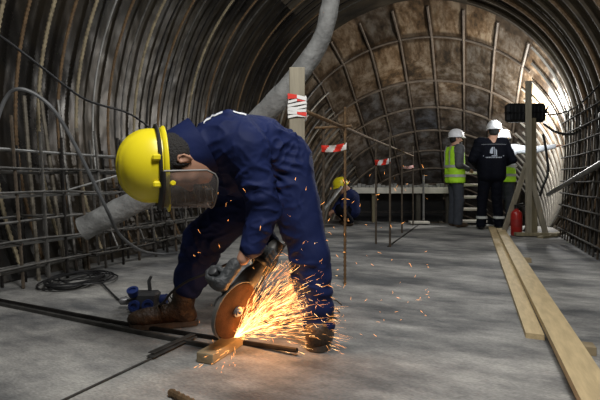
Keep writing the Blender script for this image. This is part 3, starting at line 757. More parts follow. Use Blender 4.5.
# hair round the back and side of the head
P = lambda f, l, u: hc + (Fh * f + Lh * l + Uh * u) * HS
soft('hair', [ell(P(-.020, 0, .030), Fh, Lh, Uh, .100 * HS, .0815 * HS, .098 * HS, .01), ell(P(-.045, 0, .0), Fh, Lh, Uh, .064 * HS, .072 * HS, .055 * HS, .02),
     cone(P(.012, .078, .03), P(.008, .076, -.012), .010, .006, .01), cut(P(.040, 0, .0), (Fh * .9 - Uh * .35))], .005, 'hair', wk, 1,
     lambda p, n: .002 * noise.noise(p * 90))
# helmet, band, clips and visor
hl = helmet(wk, hb, Uh, Fh, Lh, 'yellow', .156, .136, .164, 1.0)
b = MB(); b.tube([hb + Uh * .012 + Fh * .168 * math.cos(2 * PI * i / 40) + Lh * .143 * math.sin(2 * PI * i / 40) for i in range(40)], .0075, 8, closed=True); b.build('helmet_band', 'black_rubber', hl, True)
for (a, u) in ((100, .028), (62, .028)):
    a = D(a); b = MB(); b.box(hb + Uh * u + Fh * .166 * math.cos(a) + Lh * .143 * math.sin(a), .026, .022, .034, Fh, Lh, Uh, .006); b.build('clip', 'yellow', hl)
for a in (64,):
    a = D(a); b = MB(); b.lathe([(.012, 0), (.012, .01), (.008, .014)], hb - Uh * .03 + Fh * .170 * math.cos(a) + Lh * .150 * math.sin(a), Lh, 12); b.build('visor_screw', 'yellow', hl, True)
def visor():
    b = MB(); n, m_ = 30, 10; A0 = D(84); vs = []; fs = []; edge = []
    def pt(i, j):
        x = -1 + 2 * i / n; t = j / m_; e = max(0, abs(x) - .80) / .20
        ulim = .215 - .045 * (1 - math.sqrt(max(0, 1 - e * e)))
        a = A0 * x; return hb + Fh * (.172 + .012 * t) * math.cos(a) + Lh * .156 * math.sin(a) - Uh * (-.005 + ulim * t) + Fh * .008
    for j in range(m_ + 1):
        for i in range(n + 1): vs.append(pt(i, j))
    for j in range(m_):
        for i in range(n): a = j * (n + 1) + i; fs.append((a, a + 1, a + n + 2, a + n + 1))
    b.add(vs, fs); v = b.build('face_shield', 'visor', hl, 'all')
    edge = [pt(0, j) for j in range(m_ + 1)] + [pt(i, m_) for i in range(1, n + 1)] + [pt(n, j) for j in range(m_ - 1, -1, -1)]
    b = MB(); b.tube(edge, .0042, 6); b.build('shield_rim', 'rim_grey', v, True)
    edge = [pt(i, 0) for i in range(n + 1)]; b = MB(); b.tube(edge, .009, 6); b.build('shield_mount', 'black_rubber', v, True)
visor()

# boots
def boot(ankle, heel, toe, yaw_l):
    f = toe - heel; f.z = 0; Lf = f.length; f.normalize(); l = CU.cross(f)
    g = V((heel.x, heel.y, 0)); Q = lambda x, y, z: g + f * x + l * y + CU * z
    pr = [ell(Q(Lf - .055, 0, .055), f, l, CU, .075, .050, .045, .03), cone(Q(Lf - .10, 0, .06), Q(.09, 0, .085), .046, .052, .04), ell(Q(.05, 0, .06), f, l, CU, .055, .042, .058, .03),
          cone(Q(.08, 0, .10), V((ankle.x, ankle.y, .155)), .052, .055, .03), cone(V((ankle.x, ankle.y, .15)), V((ankle.x, ankle.y, .19)), .060, .058, .02), cut(Q(0, 0, .022), -CU)]
    bo, _ = soft('boot', pr, .005, 'boot', wk, 1, lambda p, n: .0025 * noise.noise(p * 30))
    b = MB(); n = 28; o = []; 
    for i in range(n):
        a = 2 * PI * i / n; w = .052 - .010 * (math.cos(a) < -.1); o.append((Lf / 2 - .0 + (Lf / 2 + .012) * math.copysign(abs(math.cos(a)) ** .7, math.cos(a)), w * math.copysign(abs(math.sin(a)) ** .7, math.sin(a))))
    vs = [Q(x, y, .004) for x, y in o] + [Q(x, y, .030) for x, y in o]; b.add(vs, [tuple(range(n - 1, -1, -1)), tuple(range(n, 2 * n))] + [(i, (i + 1) % n, n + (i + 1) % n, n + i) for i in range(n)]); b.build('sole', 'sole', bo)
    b = MB()
    for k in range(5):
        x = Lf - .115 - .028 * k; z = .098 + .012 * k + (.018 * max(0, k - 2)); 
        b.tube([Q(x - .01, -.042, z - .012), Q(x, -.02, z + .012), Q(x + .01, .02, z + .010), Q(x - .004, .042, z - .014)], .0035, 5)
    b.build('laces', 'lace', bo, True); return bo
boot(anR, fl(196, 325), fl(131, 329), 0)
boot(anL, at(325, 340, HC * FPX / 164), fl(314, 352), 0)

# ------------------------------------------------------------------ grinder
gr = thing('angle_grinder', 'large angle grinder with a brown cutting disc, held in grey gloves against the steel bar', 'power tool', fl(236, 345))
dn = (CR * .80 - CU * .24 - CF * .55).normalized(); dc = at(236.5, 311, 2.09); DR = .130
b = MB(); b.lathe([(.012, .004), (.03, .005), (DR - .002, .0025), (DR, 0), (DR - .002, -.0025), (.03, -.004)], dc, dn, 56); b.build('cutting_disc', 'disc', gr, True)
b = MB(); b.lathe([(.024, .004), (.024, .012), (.018, .013), (.018, .02), (.006, .021), (.006, .03)], dc, dn, 20); b.build('flange_nut', 'gear', gr, True)
g0 = dc - dn * .062; be = at(268, 254, 2.30); bx = be - g0; bx = (bx - dn * bx.dot(dn)); BLn = bx.length; bx.normalize(); bs = dn.cross(bx)
b = MB(); b.lathe([(.022, -.052), (.034, -.046), (.042, -.02), (.044, .02), (.036, .036), (.02, .04)], g0, dn, 20); b.lathe([(.036, 0), (.042, .03), (.044, .07), (.040, .085)], g0, bx, 20); b.build('gear_head', 'gear', gr, True)
b = MB(); b.lathe([(.038, .08), (.046, .09), (.047, .17), (.044, .20), (.036, .22), (.030, .25), (.030, .34), (.036, .37), (.032, .40), (.012, .41)], g0, bx, 22); b.build('motor_body', 'motor_grey', gr, True)
def guard():
    b = MB(); n = 24; vs = []; fs = []; gd = (-bx * .25 - bs * .0).normalized(); e1 = (CU - dn * CU.dot(dn)).normalized(); e2 = dn.cross(e1)
    if e2.dot(CR) > 0: e2 = -e2
    prof = [(.03, -.016), (DR + .008, -.016), (DR + .008, .004), (DR + .004, .004), (DR + .004, -.011), (.03, -.011)]
    for i in range(n + 1):
        a = D(-25) + D(170) * i / n; r = e1 * math.cos(a) + e2 * math.sin(a)
        for (rr_, z) in prof: vs.append(dc + r * rr_ + dn * z)
    m = len(prof)
    for i in range(n):
        for k in range(m): fs.append((i * m + k, i * m + (k + 1) % m, (i + 1) * m + (k + 1) % m, (i + 1) * m + k))
    fs += [tuple(range(m)), tuple(n * m + k for k in range(m))]
    b.add(vs, fs); return b.build('disc_guard', 'motor_grey', gr, True)
guard()
hA = at(212, 270, 1.99); hB = g0 + bx * .035
ha = (hB - hA).normalized(); HL = (hB - hA).length
b = MB(); b.lathe([(.010, 0), (.019, .004), (.021, .012), (.017, .022), (.016, .05), (.0175, .07), (.016, .10), (.022, .112), (.022, .118), (.010, .122), (.010, HL)], hA, ha, 18); b.build('side_handle', 'tool_grey', gr, True)
b = MB(); b.tube(spline([g0 + bx * .405, at(284, 246, 2.62), at(262, 250, 2.72), at(232, 262, 2.42), at(208, 273, 2.36), at(188, 281, 2.36), at(172, 292, 2.38), at(163, 303, 2.45), at(157, 306, 2.62)], 10), .0065, 7); b.build('power_cord', 'cable', gr, True)

# gloved hands
def grip(parent, wrist, a, G, rad, c_dir, name, thumb_sgn=1):
    c = (c_dir - a * c_dir.dot(a)).normalized(); p = (G - wrist); p = (p - a * p.dot(a)); p = (p - c * p.dot(c)).normalized(); R_ = rad + .0115
    palm = G + c * (R_ + .004) - p * .012
    pr = [cone(wrist, palm - p * .02, .032, .030, .025), ell(palm, a, p, c, .045, .040, .019, .02)]
    for i, o in enumerate((-.036, -.013, .011, .034)):
        rf_ = (.0125, .0132, .013, .0118)[i]; base = G + a * o; pts = []
        for al in (-5, 48, 100, 150, 205, 245 - 12 * (i in (0, 3))):
            pts.append(base + (c * math.cos(D(al)) + p * math.sin(D(al))) * (R_ + .003))
        for u_, v_ in zip(pts, pts[1:]): pr.append(cone(u_, v_, rf_, rf_ * .96, .006))
    tp_ = [palm - p * .025 + a * .04 * thumb_sgn, G + a * .056 * thumb_sgn + c * R_ * .9 - p * .02, G + a * .052 * thumb_sgn - p * R_ * 1.0 + c * .004, G + a * .03 * thumb_sgn - p * R_ * .9 - c * .022]
    for u_, v_, r_ in zip(tp_, tp_[1:], (.016, .0145, .013)): pr.append(cone(u_, v_, r_, r_ * .93, .008))
    return soft(name, pr, .0036, 'glove', parent, 1, lambda q, n: .0016 * noise.noise(q * 70))
G1 = hA + ha * .060
grip(wk, wrL.lerp(G1, .32), ha, G1, .016, -CF - CR * .35 + CU * .25, 'glove', 1)
grip(wk, wrR.lerp(g0 + bx * .295, .2), bx, g0 + bx * .295, .030, CF * .5 + CR, 'glove', -1)

# ------------------------------------------------------------------ sparks (nobody could count them)
def sparks():
    b = MB(); r = random.Random(11); o = at(234, 338, 2.06); main = (at(301, 284, 2.22) - o).normalized(); side = main.cross(CF).normalized(); sec = main.cross(side)
    def sliver(p, d, L, w, mi):
        d = d.normalized(); u = d.orthogonal().normalized(); v = d.cross(u); q = p + d * L; m = p + d * L * .35
        vs = [p] + [m + (u * math.cos(k * 2.094) + v * math.sin(k * 2.094)) * w for k in range(3)] + [q]
        b.add(vs, [(0, 1, 2), (0, 2, 3), (0, 3, 1), (4, 2, 1), (4, 3, 2), (4, 1, 3)], mi)
    for i in range(1700):
        sp_ = r.gauss(0, .30); sq = r.gauss(0, .12); d = (main + side * sp_ + sec * sq).normalized()
        t = (r.random() ** 1.1) * .50; g = V((0, 0, -.55)) * t * t
        p = o + d * t + g
        if p.z < .005: p.z = .005 + .02 * r.random()
        sliver(p, d + V((0, 0, -1.0)) * t, r.uniform(.02, .13) * (.4 + t), r.uniform(.0002, .00045), 1 if r.random() < .75 - t else 0)
    hit = o + main * .40 - V((0, 0, .03))
    for i in range(280):                                             # bouncing off the trouser leg
        q = hit + V((0, 0, r.gauss(0, .10))) + side * r.gauss(0, .03) + CR * r.gauss(0, .025) - CF * r.uniform(0, .05); d = (V((r.gauss(0, 1), r.gauss(0, .7), r.gauss(.2, 1))) + CR * .5 - CF * .5).normalized()
        q = q + d * r.random() ** 2 * .16
        if q.z > .01: sliver(q, d, r.uniform(.008, .05), r.uniform(.00025, .0005), 1 if r.random() < .35 else 0)
    for i in range(190):                                             # bounced and flying farther
        x = r.uniform(235, 430) if r.random() < .8 else r.uniform(190, 300); y = r.uniform(180, 345) - max(0, (x - 330) * .2); dd_ = r.uniform(1.9, 3.4)
        p = at(x, y, dd_)
        if p.z < .01: p.z = .01
        sliver(p, V((r.gauss(.4, .5), r.gauss(0, .4), r.gauss(.1, .7))), r.uniform(.006, .035), r.uniform(.0004, .0009), 0)
    for i in range(26):
        a = r.uniform(-.5, .5); p = o + V((0, 0, r.uniform(-.05, .0))); d = (-CU * r.uniform(.1, .8) - CR * r.uniform(-.2, .9) - CF * r.uniform(0, .8)).normalized(); t = r.uniform(.02, .2)
        q = p + d * t; q.z = max(.006, q.z); sliver(q, d, r.uniform(.01, .035), .0008, 0)
    ob = b.build('sparks', ['sparks', 'sparks_hot'], None, False, fixn=False)
    tag(ob, 'fan of glowing orange sparks thrown by the cutting disc', 'sparks', kind='stuff')
sparks()

# ------------------------------------------------------------------ people at the far end
def stand(name, label, base, f, H, top, bottom, boots, opts):
    k = H / 1.75; f, l, u = frame(f); base = V((base.x, base.y, 0)); Q = lambda x, y, z: base + (f * x + l * y + CU * z) * k
    r = thing(name, label, 'person', base); o = opts
    hd = o.get('head', (f, 0)); hf, hl_, hu = frame(hd[0]); hcen = Q(.02, o.get('hy', 0), 1.60)
    hipz = .93; J = dict(kL=Q(.03, .10, .50), aL=Q(0, .11, .08), kR=Q(.03, -.10, .50), aR=Q(0, -.11, .08)); J.update({a: Q(*b_) for a, b_ in o.get('legs', {}).items()})
    A = {a: Q(*b_) for a, b_ in o['arms'].items()}; sL, sR = Q(0, .185, 1.41), Q(0, -.185, 1.41)
    if 'hL' in o: pass
    body = head_prims(hcen, hu, hf, hl_, 1.0 * k) + [cone(hcen - CU * .05, Q(0, 0, 1.40), .055, .06, .03), cone(Q(0, 0, 1.40), Q(0, 0, 1.0), .11, .11, .05),
        cone(Q(0, .08, hipz), J['kL'], .08, .055, .03), cone(J['kL'], J['aL'], .053, .038, .02), cone(Q(0, -.08, hipz), J['kR'], .08, .055, .03), cone(J['kR'], J['aR'], .053, .038, .02)]
    for s_, sh in (('L', sL), ('R', sR)):
        e, w = A['e' + s_], A['w' + s_]; body += [cone(Q(0, 0, 1.38), sh, .06, .055, .03), cone(sh, e, .048, .038, .02), cone(e, w, .038, .027, .02)]
        kd = (w - e).normalized(); N = kd.cross(CF).normalized() if 'flat' in o and o['flat'] == s_ else (CU - kd * CU.dot(kd)).normalized(); S = kd.cross(N)
        if S.dot(CU) < 0: S = -S
        body += hand_prims(w, None, kd, N, S, 1.0 * k, [.12, .14, .18, .2] if o.get('flat') == s_ else None)
    soft('body', body, .007, 'skin', r, 1)
    tr = [cone(Q(0, .085, .95), J['kL'], .105, .080, .04), cone(J['kL'], J['aL'] - CU * .02, .080, .072, .03), cone(Q(0, -.085, .95), J['kR'], .105, .080, .04), cone(J['kR'], J['aR'] - CU * .02, .080, .072, .03), ell(Q(0, 0, .97), f, l, CU, .12 * k, .17 * k, .12 * k, .04), cut(Q(0, 0, .05), -CU)]
    soft('trousers', tr, .010, bottom, r, 1, folds(.006, 8, 3))
    tw = o.get('wide', 1.0)
    jk = [cone(Q(-.01, .085 * tw, 1.34), Q(0, .075 * tw, .88), .118 * tw, .122 * tw, .05), cone(Q(-.01, -.085 * tw, 1.34), Q(0, -.075 * tw, .88), .118 * tw, .122 * tw, .05), cone(Q(0, .12, 1.40), Q(0, -.12, 1.40), .085, .085, .05), cone(Q(-.015, 0, 1.40), Q(-.015, 0, 1.44), .075, .065, .02), cut(Q(0, 0, o.get('hem', .84)), -CU), ]
    arms = []
    for s_, sh in (('L', sL), ('R', sR)): arms += [cone(sh, A['e' + s_], .082 * tw, .062, .04), cone(A['e' + s_], A['w' + s_], .062, .045, .02)]
    soft('jacket', jk[:-1] + arms + jk[-1:], .010, top, r, 1, folds(.006, 8, 5))
    hm = helmet(r, hcen + CU * .045 * k, hu, hf, hl_, o.get('helmet', 'white_plastic'), .138, .116, .135, k)
    P_ = lambda a, b_, c_: hcen + (hf * a + hl_ * b_ + hu * c_) * k
    soft('hair', [ell(P_(-.022, 0, .02), hf, hl_, hu, .096 * k, .082 * k, .092 * k, .01), ell(P_(-.05, 0, -.03), hf, hl_, hu, .06 * k, .07 * k, .05 * k, .02), cut(P_(.035, 0, 0), hf)], .008, 'hair', r, 1)
    if o.get('beard'): soft('beard', [ell(P_(.040, 0, -.082), hf, hl_, hu, .066 * k, .064 * k, .050 * k, .02), cut(P_(0, 0, -.050), hu)], .007, 'hair', r, 1)
    for a in ('aL', 'aR'):
        q = V((J[a].x, J[a].y, 0)); pr = [ell(q + f * .06 + CU * .045, f, l, CU, .13, .048, .045, .03), cone(q + CU * .06, q + CU * .14, .05, .052, .03), cut(q + CU * .004, -CU)]
        bo, _ = soft('boot', pr, .008, boots, r, 1)
    return r, Q, k, f, l
def band(r, Q, prof, z, h, m, name, parent):
    """band round the body at height z, given half widths"""
    b = MB(); n = 36; vs = []; fs = []
    for i in range(n):
        a = 2 * PI * i / n
        for dz in (-h / 2, h / 2): vs.append(Q(prof[0] + prof[1] * math.copysign(abs(math.cos(a)) ** .8, math.cos(a)), prof[3] + prof[2] * math.copysign(abs(math.sin(a)) ** .8, math.sin(a)), z + dz))
    for i in range(n): j = (i + 1) % n; fs.append((2 * i, 2 * j, 2 * j + 1, 2 * i + 1))
    b.add(vs, fs); return b.build(name, m, parent, True)
# man in a hi-vis vest, side-on
r1, Q1, k1, f1, l1 = stand('person', 'bearded person in white helmet and hi-vis vest over grey sweater, standing left of the stairs', at(455, 180, 7.95), CR * 1.0 + CF * .12, 1.64, 'grey_cloth', 'trouser_grey', 'boot',
    dict(arms=dict(eL=(-.05, .23, 1.13), wL=(.17, .17, 1.08), eR=(-.03, -.23, 1.12), wR=(.19, -.10, 1.05)), beard=True, hem=.86, head=(CR * .95 - CF * .05, 0)))
vest = [cone(Q1(-.01, .085, 1.34), Q1(0, .075, .86), .130, .140, .05), cone(Q1(-.01, -.085, 1.36), Q1(0, -.075, .86), .130, .140, .05), cone(Q1(0, .11, 1.42), Q1(0, -.11, 1.42), .092, .092, .04), cut(Q1(0, 0, .80), -CU), cut(Q1(0, 0, 1.46), CU)]
vo, _ = soft('hivis_vest', vest, .010, 'hivis', r1, 1, folds(.004, 8, 2))
for z in (.93, 1.10): band(r1, Q1, (0, .160, .232, 0), z, .045, 'reflect', 'reflective_band', vo)
for q in (.10, -.10):
    b = MB(); vs = []
    for i in range(8):
        z = 1.10 + .38 * i / 7; x = -.146 + .03 * max(0, (z - 1.36)) / .1
        for w in (-.022, .022): vs.append(Q1(x - .006, q + w, z))
    b.add(vs, [(2 * i, 2 * i + 1, 2 * i + 3, 2 * i + 2) for i in range(7)]); b.build('reflective_band', 'reflect', vo, True)
# man in dark navy workwear, from the back, arms bent
r2, Q2, k2, f2, l2 = stand('person', 'person in dark navy workwear with white back emblem and white helmet, seen from behind', at(491.5, 180, 7.55), CF * .97 + CR * .08, 1.74, 'navy_dark', 'navy_dark', 'black_rubber',
    dict(arms=dict(eL=(-.02, .315, 1.14), wL=(.17, .18, 1.03), eR=(-.02, -.325, 1.13), wR=(.19, -.17, 1.02)), legs=dict(kL=(.02, .14, .50), aL=(-.02, .17, .08), kR=(.02, -.09, .50), aR=(0, -.12, .08)), wide=1.14, hem=.72, head=(CF * .93 + CR * .35, 0), hy=-.045))
def emblem():
    b = MB(); Q = Q2; x = -.150
    def poly(pts): b.add([Q(x - .012 * 0 + .0, -a, z) for a, z in pts], [tuple(range(len(pts)))])
    n = 8; cx, z0 = -.01, 1.205                                    # building emblem: curved half and pointed half, over lines of writing
    for i in range(n):
        a0, a1 = PI / 2 + PI / 2 * i / n, PI / 2 + PI / 2 * (i + 1) / n
        poly([(cx + .062 * math.cos(a0), z0 + .03 + .10 * math.sin(a0)), (cx + .062 * math.cos(a1), z0 + .03 + .10 * math.sin(a1)), (cx + .030 * math.cos(a1) - .008, z0 + .02), (cx + .030 * math.cos(a0) - .008, z0 + .02)][:4])
    poly([(cx + .010, z0), (cx + .020, z0), (cx + .020, z0 + .125), (cx + .010, z0 + .13)]); poly([(cx + .032, z0), (cx + .052, z0), (cx + .052, z0 + .07), (cx + .032, z0 + .105)])
    poly([(cx - .16, z0 - .022), (cx + .16, z0 - .022), (cx + .16, z0 - .008), (cx - .16, z0 - .008)])
    for i in range(11): a = -.125 + .023 * i; poly([(cx + a, z0 - .048), (cx + a + .014, z0 - .048), (cx + a + .014, z0 - .03), (cx + a, z0 - .03)])
    jo = [c for c in r2.children if c.name.startswith('jacket')][0]; me = jo.data
    bv = BVHTree.FromPolygons([v.co for v in me.vertices], [tuple(p.vertices) for p in me.polygons]); og = ORG[r2.name]
    for i, p in enumerate(b.v):
        h = bv.ray_cast(p - f2 * .4 - og, f2)
        if h[0]: b.v[i] = h[0] + og - f2 * .006
    b.build('back_emblem', 'print', jo, fixn=False)
    b2 = MB(); vs = []
    for i in range(25):
        a = -.19 + .38 * i / 24
        for dz in (0, .007):
            p = Q(-.4, -a, 1.375 - .03 * abs(a) + dz); h = bv.ray_cast(p - og, f2); vs.append((h[0] + og - f2 * .005) if h[0] else p + f2 * .3)
    b2.add(vs, [(2 * i, 2 * i + 2, 2 * i + 3, 2 * i + 1) for i in range(24)]); b2.build('shoulder_piping', 'piping', jo, fixn=False)
emblem()
for c in r2.children:
    if c.name.startswith('trousers'):
        for y_, x_ in ((.160, -.017), (-.117, .002)): band(r2, Q2, (x_, .086, .086, y_), .20, .04, 'reflect', 'reflective_band', c)
# third man, pointing
r3, Q3, k3, f3, l3 = stand('person', 'person in white sleeves pointing right, mostly hidden behind the person in dark navy', at(503.5, 180, 8.3), CF * .8 + CR * .35, 1.67, 'white_cloth', 'trouser_grey', 'boot',
    dict(arms=dict(eL=(.05, .26, 1.14), wL=(.2, .16, 1.05), eR=(-.05, -.50, 1.38), wR=(.0, -.83, 1.44)), flat='R', head=(CF * .5 + CR * .8, 0)))
vest = [cone(Q3(-.01, .085, 1.34), Q3(0, .075, .86), .130, .140, .05), cone(Q3(-.01, -.065, 1.30), Q3(0, -.07, .86), .120, .140, .05), cone(Q3(0, .10, 1.38), Q3(0, -.05, 1.36), .088, .080, .04), cut(Q3(0, 0, .80), -CU), cut(Q3(0, 0, 1.47), CU)]
vo3, _ = soft('hivis_vest', vest, .011, 'hivis', r3, 1)
for z in (.93, 1.10): band(r3, Q3, (0, .160, .232, 0), z, .045, 'reflect', 'reflective_band', vo3)
# crouching man with a yellow helmet
def croucher():
    dd = 8.2; B = at(347, 180, dd); B.z = 0
    r = thing('person', 'person in blue workwear and yellow helmet crouching behind the rebar barrier', 'person', B)
    p = lambda px, py, o=0: at(px, py, dd + o)
    pel_, chs_, nk_ = p(352, 210), p(350, 198, .0), p(346, 191); U_ = (-CR * .35 + CU * .9 - CF * .1).normalized(); F_ = (-CR * .75 - CU * .25 + CF * .5); F_ = (F_ - U_ * F_.dot(U_)).normalized(); L_ = U_.cross(F_); hcn = p(341.5, 187)
    sl, sr = p(350, 195, -.18), p(346, 195, .2); el, er = p(344, 206, -.2), p(338, 206, .2); wl, wr = p(336, 211, -.12), p(334, 210, .1)
    kl, kr = p(340, 209, -.17), p(338, 210, .2); al, ar = p(350, 221, -.15), p(348, 221, .18)
    body = head_prims(hcn, U_, F_, L_, 1) + [cone(hcn, nk_, .055, .06, .03), cone(nk_, pel_, .09, .11, .04), cone(nk_, sl, .06, .05, .03), cone(nk_, sr, .06, .05, .03), cone(sl, el, .048, .038, .02), cone(el, wl, .038, .027, .02), cone(sr, er, .048, .038, .02), cone(er, wr, .038, .027, .02), cone(pel_, kl, .08, .055, .03), cone(kl, al, .053, .04, .02), cone(pel_, kr, .08, .055, .03), cone(kr, ar, .053, .04, .02)]
    for (e, w) in ((el, wl), (er, wr)):
        kd = (w - e).normalized(); N = (CU - kd * CU.dot(kd)).normalized(); body += hand_prims(w, None, kd, N, kd.cross(N), 1.0, [.7, .7, .7, .7])
    soft('body', body, .008, 'skin', r, 1)
    soft('jacket', [cone(pel_, chs_, .15, .16, .05), cone(chs_, nk_, .15, .08, .05), cone(chs_, sl, .12, .085, .04), cone(chs_, sr, .12, .085, .04), cone(sl, el, .08, .062, .03), cone(el, wl, .06, .046, .02), cone(sr, er, .08, .062, .03), cone(er, wr, .06, .046, .02)], .011, 'blue_work', r, 1, folds(.006, 8, 4))
    soft('trousers', [cone(pel_, kl, .12, .082, .04), cone(kl, al, .08, .068, .03), cone(pel_, kr, .12, .082, .04), cone(kr, ar, .08, .068, .03), cut(B + CU * .05, -CU)], .011, 'navy_dark', r, 1)
    helmet(r, hcn + U_ * .04, U_, F_, L_, 'yellow', .138, .116, .135, 1)
    for a in (al, ar):
        q = V((a.x, a.y, 0)); ff = V((F_.x, F_.y, 0)).normalized(); soft('boot', [ell(q + ff * .06 + CU * .045, ff, CU.cross(ff), CU, .13, .048, .045, .03), cone(q + CU * .06, q + CU * .12, .05, .052, .03), cut(q + CU * .004, -CU)], .009, 'boot', r, 1)
    b = MB(); b.bar(p(341.5, 187, -.35), p(318, 218, -.9), .028, 10); tag(b.build('steel_tube', 'steel_pale', None, True), 'pale steel tube slanting in front of the crouching person', 'tube')
croucher()
# ================================================================== FAR END: walkway, stairs, lamp stand, extinguisher, right side
wd = 8.75
wk_c = at(405, 180, wd)
wa_ = thing('walkway', 'raised walkway with pale front beam and toothed edge at the far end of the floor', 'walkway', V((wk_c.x, wk_c.y, 0)))
A_, B_ = at(352, 190.5, wd), at(451, 190.5, wd - .02); b = MB(); b.beam(A_, B_, .11, .06, CU, .006); b.build('front_beam', 'white_paint', wa_)
b = MB()
for i in range(26):
    t = i / 25; p = A_.lerp(B_, t); h = .035 + .03 * ((i // 2) % 2) + .006 * (i % 3); b.box(p + CF * .06 + CU * (.055 + h / 2), .068, .04, h, CR, CF, CU, .004)
b.build('deck_edge', 'steel_pale', wa_)
b = MB(); q_ = (A_ + B_) / 2 + CF * .5; q_.z = .30; b.box(q_, (B_ - A_).length, .04, .62, CR, CF); b.build('under_deck_shade', 'black_metal', wa_)  # dark sheet added so the space below the deck reads as shade
b = MB(); m_ = (A_ + B_) / 2 + CF * .55 + CU * .06; b.box(m_, (B_ - A_).length, 1.0, .03, CR, CF); b.build('deck', 'board', wa_)
for (px, dz) in ((374, 0), (418, 0), (448, 0), (356, .9), (440, .9)):
    q = at(px, 195, wd + .08 + dz); q.z = .70; g_ = V((q.x, q.y, 0 if q.y < 9.0 else -1.0)); b = MB(); b.beam(g_, q, .08, .08, CR, .004); b.build('support_leg', 'board' if px != 374 else 'wood_olive', wa_)
b = MB(); b.beam(at(352, 212, wd + .1), at(449, 212, wd + .1), .05, .03, CU); b.build('lower_rail', 'steel_dark', wa_)
sp_ = thing('scaffold_pole', 'thin pale scaffold pole standing by the walkway left of the hi-vis person', 'pole', at(423.5, 224.5, 8.4))
b = MB(); q = at(423.5, 224, 8.4); q.z = .01; b.bar(q, at(423.5, 175, 8.4), .018, 8); b.build('pole', 'steel_pale', sp_, True)
b = MB(); b.box(q + CU * .03 - CR * .08, .34, .2, .04, CR, CF, CU, .006); b.build('foot_plate', 'white_paint', sp_)
st = thing('stairs', 'white metal stairs rising to the walkway between the two standing people', 'stairs', at(466, 225, 8.0))
for i, y in enumerate((221, 209, 197, 185, 173)):
    p = at(468, y, 8.30 + .17 * i); b = MB(); b.box(p, .62, .2, .045, CR, CF, CU, .005); b.build('tread', 'white_paint', st)
for x in (452.5, 485):
    a = at(x, 225, 8.2); a.z = .0; e = at(x, 171, 8.30 + .17 * 4.3); b = MB(); b.beam(a, e, .13, .03, CU); b.build('stringer', 'white_paint', st)

ls = fl(530, 236.5); ld = (ls - CAM).dot(CF)
lp = thing('lamp_post', 'tall wooden post on an A-shaped brace holding the black floodlight at right', 'post', ls)
top = at(528.5, 81, ld); b = MB(); b.beam(V((top.x, top.y, .0)), top, .075, .05, CR); b.build('upright', 'wood_grey', lp)
b = MB(); b.beam(at(534, 236, ld + .06), at(532.5, 118, ld + .06), .09, .035, CR); b.build('second_board', 'wood_olive', lp)
for (x, y, o) in ((503.5, 229.5, .25), (546, 233, .0)):
    b = MB(); e = at(x, y, ld + o); e.z = .02; b.beam(at(527, 163, ld + .02), e, .075, .03, CR); b.build('brace', 'wood_grey', lp)
b = MB(); b.beam(at(515, 234, ld), at(556, 234.5, ld - .05), .10, .045, CF); b.beam(at(540, 238, ld - .2), at(561, 233, ld + .1), .09, .04, CF); b.build('foot_board', 'wood_olive', lp)
fd = ld + .18
fp = thing('floodlight', 'black rectangular floodlight seen from behind on the wooden post', 'floodlight', at(525, 113, fd))
c_ = at(525, 113, fd); b = MB(); b.box(c_, .56, .13, .27, CR, CF, CU, .03)
for i in range(9): b.box(c_ + CR * (-.22 + .055 * i) - CF * .07, .012, .03, .2, CR, CF, CU, .003)
b.build('housing', 'black_metal', fp, fixn=False)
b = MB(); b.box(c_ + CF * .072, .50, .01, .21, CR, CF, CU, .004); b.build('lamp_glass', 'lamp_on', fp)
b = MB(); b.tube([c_ + CR * .29 + CU * .0, c_ + CR * .33 + CU * .1 - CF * .02], .012, 6); b.tube([c_ - CR * .30, c_ - CR * .30 - CF * .08, c_ + CR * .30 - CF * .08, c_ + CR * .30], .010, 6); b.build('bracket', 'black_metal', fp, True)

xd = HC * FPX / (236 - HOR); xb = fl(516.5, 235.5)
ex = thing('fire_extinguisher', 'red fire extinguisher standing on the floor beside the lamp post', 'fire extinguisher', xb)
b = MB(); b.lathe([(.070, 0), (.078, .012), (.078, .30), (.070, .335), (.045, .36), (.026, .372), (.026, .39)], xb, CU, 24); b.build('cylinder', 'red', ex, True)
b = MB(); b.lathe([(.03, .388), (.03, .41), (.018, .415), (.018, .425)], xb, CU, 14); b.box(xb + CU * .425 + CR * .03, .13, .03, .012, CR, CF, CU, .003); b.box(xb + CU * .45 + CR * .035, .13, .03, .01, (CR + CU * .2).normalized(), CF, (CU - CR * .2).normalized(), .003); b.build('valve', 'black_metal', ex)
b = MB(); b.tube(spline([xb + CU * .41 + CR * .03, xb + CU * .42 + CR * .12, xb + CU * .30 + CR * .17, xb + CU * .12 + CR * .13, xb + CU * .06 + CR * .10], 8), [.010] * 26 + [.012, .014, .016, .018, .02, .022, .022], 8); b.build('hose', 'black_rubber', ex, True)
b = MB(); b.lathe([(.079, .13), (.0795, .135), (.0795, .23), (.079, .235)], xb, CU, 24); b.build('label_band', mat('dark_red_label', (.28, .015, .012), .5), ex, True)

